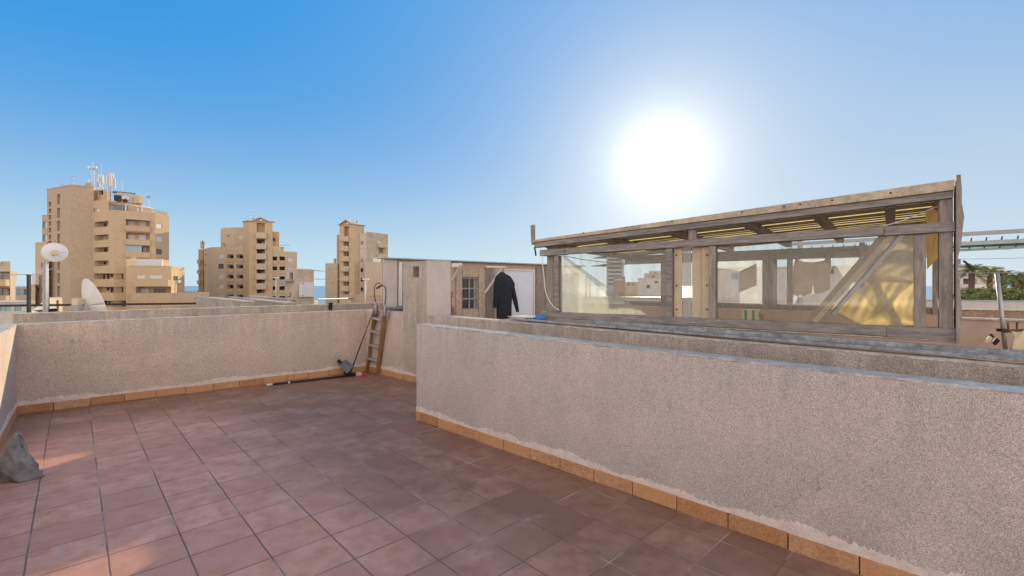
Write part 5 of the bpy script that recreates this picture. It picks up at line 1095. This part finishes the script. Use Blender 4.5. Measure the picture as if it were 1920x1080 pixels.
# party walls between the roofs
def party(u0, v0, u1, v1, Y0, label, name='party_wall', zb=GB, m='beige', th=.25, Y1=None):
    z = hz(v0, Y0); Yb = (CZ-z)*F/(v1-V0) if Y1 is None else Y1
    f = fc(u0, Y0, u1, Yb); t = root(name, (f.p0.x, f.p0.y, zb), label, 'wall'); mb = MB(); f.box(mb, 0, f.L, zb, z, -th, 0); mb.build('wall_body', M[m], t)
    mb = MB(); f.box(mb, -.02, f.L+.02, z+.002, z+.04, -th-.03, .03); mb.build('coping', M['cap'], t); return f
party(364, 556.5, 456, 566.5, 19.5, 'left one of three weathered party walls stepping across the roofs below the middle tower', m='pebble2')
party(429, 557.5, 536, 569.5, 22, 'middle one of three weathered party walls, ending at the roof hut', m='pebble2')
party(467, 555.5, 537, 561.5, 27, 'farthest and shortest of the three party walls below the middle tower', m='pebble2')
mb = MB(); mb.prism([tuple(P(340,24)), tuple(P(455,13)), tuple(P(540,13)), tuple(P(560,22)), tuple(P(540,30)), tuple(P(460,32))], GB, hz(580, 15)-1.6); mb.build('roof_surface', M['beige'], kind='structure')
# roof hut with electrical box
f0, f1 = fc(535, 22.6, 554, 21.6), fc(554, 21.6, 588.5, 22.4)
t = simple_building('roof_hut', 'tall beige roof hut with white meter box and narrow dark window between the towers', [f0, f1], GB, hz(506,22), {0: [f0.op(543,511,549,524,.15)]}, [P(588.5,24.5), P(535,24.8)], 'beige', cat='roof hut', coping=False)
mb = MB(); pl_ = [f0.p0, f0.p1, f1.p1, P(588.5,24.5), P(535,24.8)]; c_ = sum((Vector(p) for p in pl_), Vector((0,0)))/5; zt = hz(506,22)
for k, (s_, zz) in enumerate(((1.0,.0),(.93,.035),(.7,.07),(.3,.085))): pass
rows = [[Vector((*(c_+(Vector(p)-c_)*s_), zt+zz)) for p in pl_+[pl_[0]]] for s_, zz in ((1.01,-.02),(.99,.02),(.9,.05),(.6,.08),(.05,.09))]
mb.grid(rows).build('domed_roof', M['beige'], t)
mb = MB(); f0.pbox(mb, 543.2, 511.2, 548.8, 523.8, -.145, -.1); mb.build('window', M['dark'], t)
mb = MB(); f0.pbox(mb, 530, 524.5, 551.5, 527, .0, .35); mb.build('ledge', M['greymetal'], t)
mb = MB(); f1.box(mb, f1.s(560), f1.s(584), f1.z(572,556.5), f1.z(572,529.5), .01, .22); mb.build('meter_box', M['shutter'], t, bevel=.01)
mb = MB(); 
for u, v in ((562.5,531.5),(562.5,554.5)): f1.box(mb, f1.s(u)-.02, f1.s(u)+.02, f1.z(u,v)-.03, f1.z(u,v)+.03, .221, .23)
mb.build('latch', M['black'], t)
f = fc(589, 22.5, 596, 23); mb = MB(); f.box(mb, 0, f.L, GB, hz(563,22.5), -.6, 0); mb.build('step', M['cream'], t)
# T-shaped pole lamps
def tpole(u, v0, v1, wpx, Y, label):
    t = root('pole_lamp', P(u, Y, v1), label, 'pole lamp', None); mb = MB(); mb.tube([P(u,Y,v1+8), P(u,Y,v0+1)], .04, 8); mb.build('pole', M['white'], t, smooth=True)
    mb = MB(); mb.bar(P(u-wpx,Y,v0), P(u+wpx*1.1,Y,v0), .16, .07); mb.build('lamp_head', M['white'], t, bevel=.01)
tpole(518, 520.5, 560, 5, 24, 'white T-shaped pole lamp in front of the middle tower'); tpole(685, 523.5, 570, 5, 24, 'white T-shaped pole lamp in front of the rightmost tower')
party(637, 554, 723, 557, 26, 'long low rendered wall in front of the rightmost tower', m='pink', Y1=25)
mb = MB()
for k in range(7): mb.box(P(641+k*2.6, 25.4, 562), (.04,.05,.22))
mb.box(P(648.5,25.4,557.5), (.62,.07,.05)); mb.box(P(648.5,25.4,566.5), (.62,.07,.05)); mb.build('balustrade', M['cream'], label='short cream balustrade on the low wall left of the ladder top', cat='balustrade')
mb = MB(); mb.tube([P(590,24,507), P(612,60,509), P(640,120,510)], .025, 5); mb.build('cable', M['black'], label='dark cable from the roof hut towards the rightmost tower, upper of two', cat='cable')
mb = MB(); mb.tube([P(590,24,523.3), P(700,60,523.6)], .015, 5); mb.build('cable', M['black'], label='thin dark cable level with the T-shaped lamps, lower of the two cables', cat='cable')
mb = MB(); mb.tube([P(595,22,561), P(668,26,559.5)], .03, 6); mb.build('white_rail', M['steelblue'], label='pale blue handrail right of the roof hut in front of the sea', cat='rail')
mb = MB(); p = w2a.lerp(w2b, .795)+n2*.015+Vector((0,0,1.085)); mb.box(p, (.07,.03,.13), math.atan2(d2.y,d2.x)); mb.box(p+Vector((0,-.005,.075)), (.085,.10,.02), math.atan2(d2.y,d2.x)); mb.box(p+Vector((0,-.02,0)), (.09,.02,.03), math.atan2(d2.y,d2.x)); mb.build('wall_clamp', M['black'], bevel=.003, label='small black clamp gripping the top of the neighbour parapet', cat='clamp')
mb = MB(); mb.tube([P(544,16,556), P(545,16,551), P(545,16,548)], .02, 6); mb.tube([P(538,16,556.5), P(545,16,556)], .02, 6); mb.build('roof_vent_pipe', M['rust'], label='small bent rusty pipe on the party wall by the roof hut', cat='pipe')

# ------------------------------------------------------------------ right side: walls, pergola, palms, houses
def wallR(u0, v0, Y0, u1, v1, zb, th, m, name, label, capm='cap'):
    z = hz(v0, Y0); Y1 = (CZ-z)*F/(v1-V0); f = fc(u0, Y0, u1, Y1); t = root(name, (f.p0.x, f.p0.y, zb), label, 'wall')
    mb = MB(); f.box(mb, 0, f.L, zb, z, -th, 0); mb.build('wall_body', M[m], t); mb = MB(); f.box(mb, -.02, f.L+.02, z+.003, z+.025, -th-.02, .025); mb.build('wall_cap', M[capm], t); return f, z
wallR(1230, 578, 9.2, 2050, 608, -.01, .2, 'pink', 'terrace_wall', 'plain pink wall beyond the wooden shelter with a thin white cap')
wallR(1000, 567.5, 15, 2100, 586, -.01, .25, 'brown', 'terrace_wall', 'brown pebbled wall rising behind the pink wall')
f, z = wallR(900, 555, 24, 2150, 567.5, GB, .3, 'whitewall', 'terrace_wall', 'pale smooth wall behind the brown one under the palms', 'steelblue')
mb = MB(); mb.prism([tuple(P(1000,15.2)), tuple(P(2100,8.2)), tuple(P(2150,12)), tuple(P(900,23))], GB+.03, hz(590,12)-.4); mb.build('roof_surface', M['beige'], kind='structure')
# pergola
pg = root('green_pergola', P(1850, 8, 600), 'grey and green steel pergola beams crossing high behind the shelter', 'pergola')
def pbeam(u0, v0, u1, v1, Y0, th, h, m, name='beam'):
    z = hz(v0, Y0); Y1 = (z-CZ)*F/(V0-v1); mb = MB(); mb.bar(P(u0,Y0,v0), Vector(((u1-960)/F*Y1, Y1, z)), th, h); return mb.build(name, M[m], pg), (P(u0,Y0,v0), Vector(((u1-960)/F*Y1, Y1, z)))
_, (A, B) = pbeam(1480, 458, 2060, 424.5, 9.9, .06, .065, 'greymetal')
_, (A, B) = pbeam(1460, 473, 2060, 445, 11.2, .08, .075, 'metal'); _, (A2, B2) = pbeam(1460, 477, 2060, 452, 11.15, .10, .045, 'green')
mb = MB()
for k in range(24): mb = MB(); p = A2.lerp(B2, k/24); mb.bar(p+Vector((0,-.07,-.05)), p+Vector((0.05,-.07,.16)), .02, .012); mb.build('clamp_ring', M['rust'], pg)
pbeam(1560, 481, 2060, 456, 12.2, .06, .055, 'greymetal')
mb = MB(); mb.box(P(1886,9.9,464.5), (.16,.08,.07)); mb.bar(P(1890,9.9,465), P(1915,9.3,454), .04, .03); mb.build('end_bracket', M['whitewall'], pg)
for u, Y in ((1500, 10.6), (2040, 7.6)): mb = MB(); mb.bar(P(u,Y,V0+(CZ+.0)*F/Y), P(u,Y,448), .08, .08); mb.build('pergola_post', M['greymetal'], pg)
for (va, vb, k, lab) in ((486,482,.006,'single thin wire above the palms under the pergola'),(512,509,.006,'upper of the close pair of wires crossing the palm tops'),(516.5,520,.009,'lower rusty wire crossing the palm tops')):
    mb = MB(); mb.tube([P(1795,12,va), P(1860,11.6,(va+vb)/2+1), P(1990,11,vb)], k, 5); mb.build('overhead_wire', M['rust' if k > .008 else 'greymetal'], label=lab, cat='wire')
t = root('steel_pole', P(1883, 4.4, 650), 'leaning galvanised pole with a clamp near its foot at the right edge', 'pole')
mb = MB(); mb.tube([P(1885,4.6,655), P(1869.5,4.7,513)], .018, 10); mb.build('pole', M['metal'], t, smooth=True)
mb = MB(); mb.box(P(1880,4.58,619), (.07,.06,.03)); mb.build('clamp', M['black'], t, bevel=.004); mb = MB(); mb.bar(P(1882,4.6,621), P(1935,4.5,619), .03, .03); mb.bar(P(1890,4.62,605), P(1891,4.62,620), .012, .012); mb.bar(P(1907,4.6,604), P(1907,4.6,620), .012, .012); mb.build('side_arm', M['rust'], t)
t = root('white_batten', P(1855, 4.6, 645), 'short white batten with rounded dark end sticking up at the right', 'batten'); mb = MB(); mb.bar(P(1848,4.6,643), P(1858,4.6,631), .038, .016, up=(0,1,0)); mb.build('slat_body', M['white'], t, bevel=.008); mb = MB(); mb.bar(P(1858,4.6,631), P(1861,4.6,628.5), .036, .018, up=(0,1,0)); mb.build('slat_end', M['black'], t)
t = root('black_batten', P(1868, 4.5, 645), 'short black batten leaning beside the white one at the right', 'batten'); mb = MB(); mb.bar(P(1863,4.5,645), P(1872,4.5,636), .042, .016, up=(0,1,0)); mb.build('slat_body', M['black'], t, bevel=.006)
t = root('covered_stack', P(1920, 4.3, 650), 'sunlit stack under a pale crinkled sheet at the right edge', 'covered stack'); mb = MB(); rows = []
r = random.Random(2)
for i in range(10):
    a = i/9; rows.append([P(1897+60*b+3*sin(b*9+a*4), 4.3+.02*sin(b*13+a*7), 621+34*a+2*sin(b*8)) for b in [j/14 for j in range(15)]])
mb.grid(rows).build('sheet', M['cream'], t, smooth=True, solid=.01)
mb = MB(); c = P(1940, 4.45, 642); mb.box(c, (.22,.2,.12), .3); mb.build('stack', M['woodp'], t)

def palm(u, vtop, vbase, Y, label, seed, rad, thin=False):
    r = random.Random(seed); top = P(u, Y, vtop); t = root('palm_tree', (top.x, Y, GB), label, 'palm tree')
    mb = MB(); mb.tube([(top.x+.2, Y, GB), (top.x-.1, Y, GB+(top.z-GB)*.5), (top.x, Y, top.z-.4), top], [.32, .25, .24, .30], 9); mb.build('trunk', M['trunk'], t, smooth=True)
    mb = MB(); nf = 34
    for i in range(nf):
        az = r.uniform(0, 2*pi); el = r.uniform(-.5, 1.25); d = Vector((cos(az)*cos(el), sin(az)*cos(el), sin(el))); Lf = rad*r.uniform(.8, 1.1); pts = []
        for k in range(9): f = k/8; pts.append(top+d*Lf*f+Vector((0,0,-Lf*.55*f*f)))
        side = d.cross(Vector((0,0,1))).normalized()
        for k in range(8):
            a, b = pts[k], pts[k+1]; dr_ = (b-a)
            for h in (0, .5):
                p = a+dr_*h; f = (k+h)/8; ll = rad*.24*sin(pi*min(1, f+.12))**.7
                for sg in (-1, 1):
                    e = p+side*sg*ll*.8+dr_.normalized()*ll*.55+Vector((0,0,-ll*.45)); mb.add([p, p+dr_*.4, e], [(0,1,2)])
        mb.tube(pts, [.035*(1-.8*k/8) for k in range(9)], 4, cap=False)
    mb.build('crown', M['palm'], t); return t
palm(1822, 507, 560, 46, 'palm with the fullest crown, leftmost of the row at the right edge', 1, 1.7)
palm(1856, 510, 560, 50, 'second palm from the left, in front of the pale villa end', 2, 1.6)
palm(1882, 517, 560, 46, 'palm just right of the leaning steel pole', 3, 1.5)
palm(1905, 522, 560, 44, 'smaller palm near the picture edge behind the wires', 4, 1.4)
palm(1918, 519, 560, 50, 'rightmost palm cut by the picture edge', 5, 1.6)
palm(1866, 547, 562, 42, 'low palm spreading close above the pale wall', 6, 1.5)
gb = 'shrubs under the palms'
for i, (u, v, Y, rd, lab) in enumerate(((1800,556,38,1.6,'dull olive shrub at the left end under the palms'),(1826,549,40,1.9,'large green shrub below the fullest palm'),(1843,554,36,1.5,'bright green shrub between the two left palms'),(1868,560,35,1.1,'low green shrub left of the steel pole'),(1893,552,38,1.9,'broad shrub right of the steel pole'),(1917,556,36,1.7,'yellowish shrub at the picture edge'))):
    z = hz(v+16, Y); t = leafy('shrub', P(u, Y, v+17), rd*.56, 1100, 'bush', lab, 'shrub', .17, gb, seed=40+i, flat=.62)
    mb = MB(); c = P(u, Y, v+18); mb.tube([(c.x, c.y, GB), (c.x, c.y, c.z+.2)], [.2,.1], 6); mb.build('stem', M['trunk'], t)
# villas behind the palms
a = [fc(1785, 78, 1836, 80), fc(1836, 80, 1884, 86)]
t = simple_building('villa', 'white villa with rows of windows behind the palms', a, GB, hz(498,79), {0: [a[0].op(1793,506,1799,516,.2), a[0].op(1804,506,1812,516,.2), a[0].op(1793,524,1800,533,.2), a[0].op(1806,522,1832,533,1.2)]}, [P(1884,95), P(1785,95)], 'whitewall', [(0,[(1793.2,506.2,1798.8,515.8,'glassb'),(1804.2,506.2,1811.8,515.8,'glassd'),(1793.2,524.2,1799.8,532.8,'glassd'),(1808,523,1830,532.6,'glassd',-1.15)])])
mb = MB(); a[0].pbox(mb, 1783, 496, 1815, 499, -1, .6); mb.build('roof_slab', M['greymetal'], t); mb = MB(); a[0].pbox(mb, 1803, 533.5, 1834, 540, .01, 1.2); mb.build('balcony', M['white'], t)
mb = MB(); c = P(1796,80,495); mb.box((c.x,c.y,c.z+.3), (.5,.5,1.2)); mb.build('chimney', M['brown'], t)
mb = MB(); mb.bar(P(1807,44,489), P(1822,44,502), .18, .1); mb.build('leaning_pole', M['black'], label='dark slanting pole above the fullest palm', cat='pole')

# house seen through the shelter glass
f = fc(1180, 17.5, 1760, 15); hs = simple_building('terrace_house', 'pale house with small windows and wall lanterns seen through the shelter glazing', [f], GB, hz(505,16.3), {0: [f.op(1437,494+6,1447,509,.2), f.op(1376,508,1388,518,.2), f.op(1554,522,1572,534,.2)]}, [P(1760,21), P(1330,22)], 'beige', [(0,[(1437.2,500.2,1446.8,508.8,'glassd'),(1376.2,508.2,1387.8,517.8,'glassb'),(1554.2,522.2,1571.8,533.8,'glassd')])]) if False else None
f = fc(1344, 17.5, 1640, 15.5); hs = simple_building('terrace_house', 'pale house with small windows and wall lanterns seen through the shelter glazing', [f], GB, hz(503,16.5), {0: [f.op(1437,507,1446,515,.2), f.op(1372,512,1384,524,.2), f.op(1430,527,1438,535,.2), f.op(1540,520,1556,534,.2)]}, [P(1640,20), P(1344,22)], 'whitewall', [(0,[(1437.2,507.2,1445.8,514.8,'glassd'),(1372.2,512.2,1383.8,523.8,'glassb'),(1430.2,527.2,1437.8,534.8,'glassd'),(1540.2,520.2,1555.8,533.8,'glassd')])])
for u, v in ((1391,522),(1556,508)):
    mb = MB(); c = f.pt(f.s(u), .22, f.z(u, v)); mb.box(c, (.10,.10,.20)); mb.box(c+Vector((0,0,.13)), (.14,.14,.03)); mb.bar(c+Vector((0,0,.16)), f.pt(f.s(u), 0, c.z+.2), .02, .02); mb.build('lantern', M['black'], hs)
# town seen through the left glazed bay
def block(name, label, u0, u1, Y, vt, m, wins=(), dY=10):
    f = fc(u0, Y, u1, Y*1.01); return simple_building(name, label, [f], GB, hz(vt, Y), {0: [f.op(*w_[:4], .25) for w_ in wins]}, [P(u1,Y+dY), P(u0,Y+dY)], m, [(0,[(w_[0]+.2,w_[1]+.2,w_[2]-.2,w_[3]-.2,w_[4],-.22) for w_ in wins])])
tb = block('apartment_building', 'dark slim tower block with ribbed sides seen through the left glazed bay', 1137, 1169.5, 95, 481, 'greymetal', [(1140,486+k*7.5,1166,489+k*7.5,'dark') for k in range(7)])
mb = MB(); f = fc(1134, 94.6, 1173, 95.2); f.box(mb, 0, f.L, hz(496.5,95), hz(495,95), -9, .2); mb.build('roof_slab', M['brown'], tb); mb = MB(); f.box(mb, .3, f.L-.3, hz(480,95), hz(478.8,95), -9, .2); mb.build('roof_slab', M['brown'], tb)
block('town_house', 'brown house with a pale band at the foot of the dark tower block', 1150, 1172, 70, 519, 'brown', [(1152,523,1170,525.5,'shutter')])
block('town_house', 'low long pale house in the far row, left of the stepped villa', 1170, 1196, 120, 529, 'beige', [(1176,532,1180,535,'dark'),(1186,532,1190,535,'dark')])
block('town_house', 'wide pale stepped villa with dark openings under the right end of the left bay', 1196, 1262, 85, 522, 'whitewall', [(1212,534,1219,541,'dark'),(1228,527,1234,531,'dark')])
block('town_house', 'sandy upper storey of the stepped villa set back with flat roof', 1208, 1262, 92, 513, 'beige', [(1222,517,1228,520,'dark')])
block('town_house', 'tallest pale set-back block above the stepped villa', 1217, 1262, 100, 508.5, 'whitewall', [(1226,511,1232,514,'dark')])
for k, (u, v0) in enumerate(((1099,518),(1106,522))):
    t = root('roof_flue', P(u, 12, 560), ('thick white flue pipe with cowl' if k == 0 else 'thinner grey flue pipe')+' seen through the left glazed bay', 'flue pipe'); mb = MB(); mb.tube([P(u,12,560), P(u,12,v0)], .03-.01*k, 8); mb.build('pipe', M['white' if k == 0 else 'metal'], t, smooth=True)
    mb = MB(); mb.tube([P(u,12,v0+1.5), P(u,12,v0-1)], [.05-.015*k,.045-.015*k], 8); mb.build('cowl', M['white' if k == 0 else 'metal'], t)
party(1085, 537, 1160, 540, 14, 'rendered wall with a sloping top seen low through the left glazed bay', m='whitewall', Y1=12.5, zb=-.01) if False else None
for n_ in [o for o in bpy.data.objects if o.type == 'EMPTY' and not o.children]: bpy.data.objects.remove(n_)
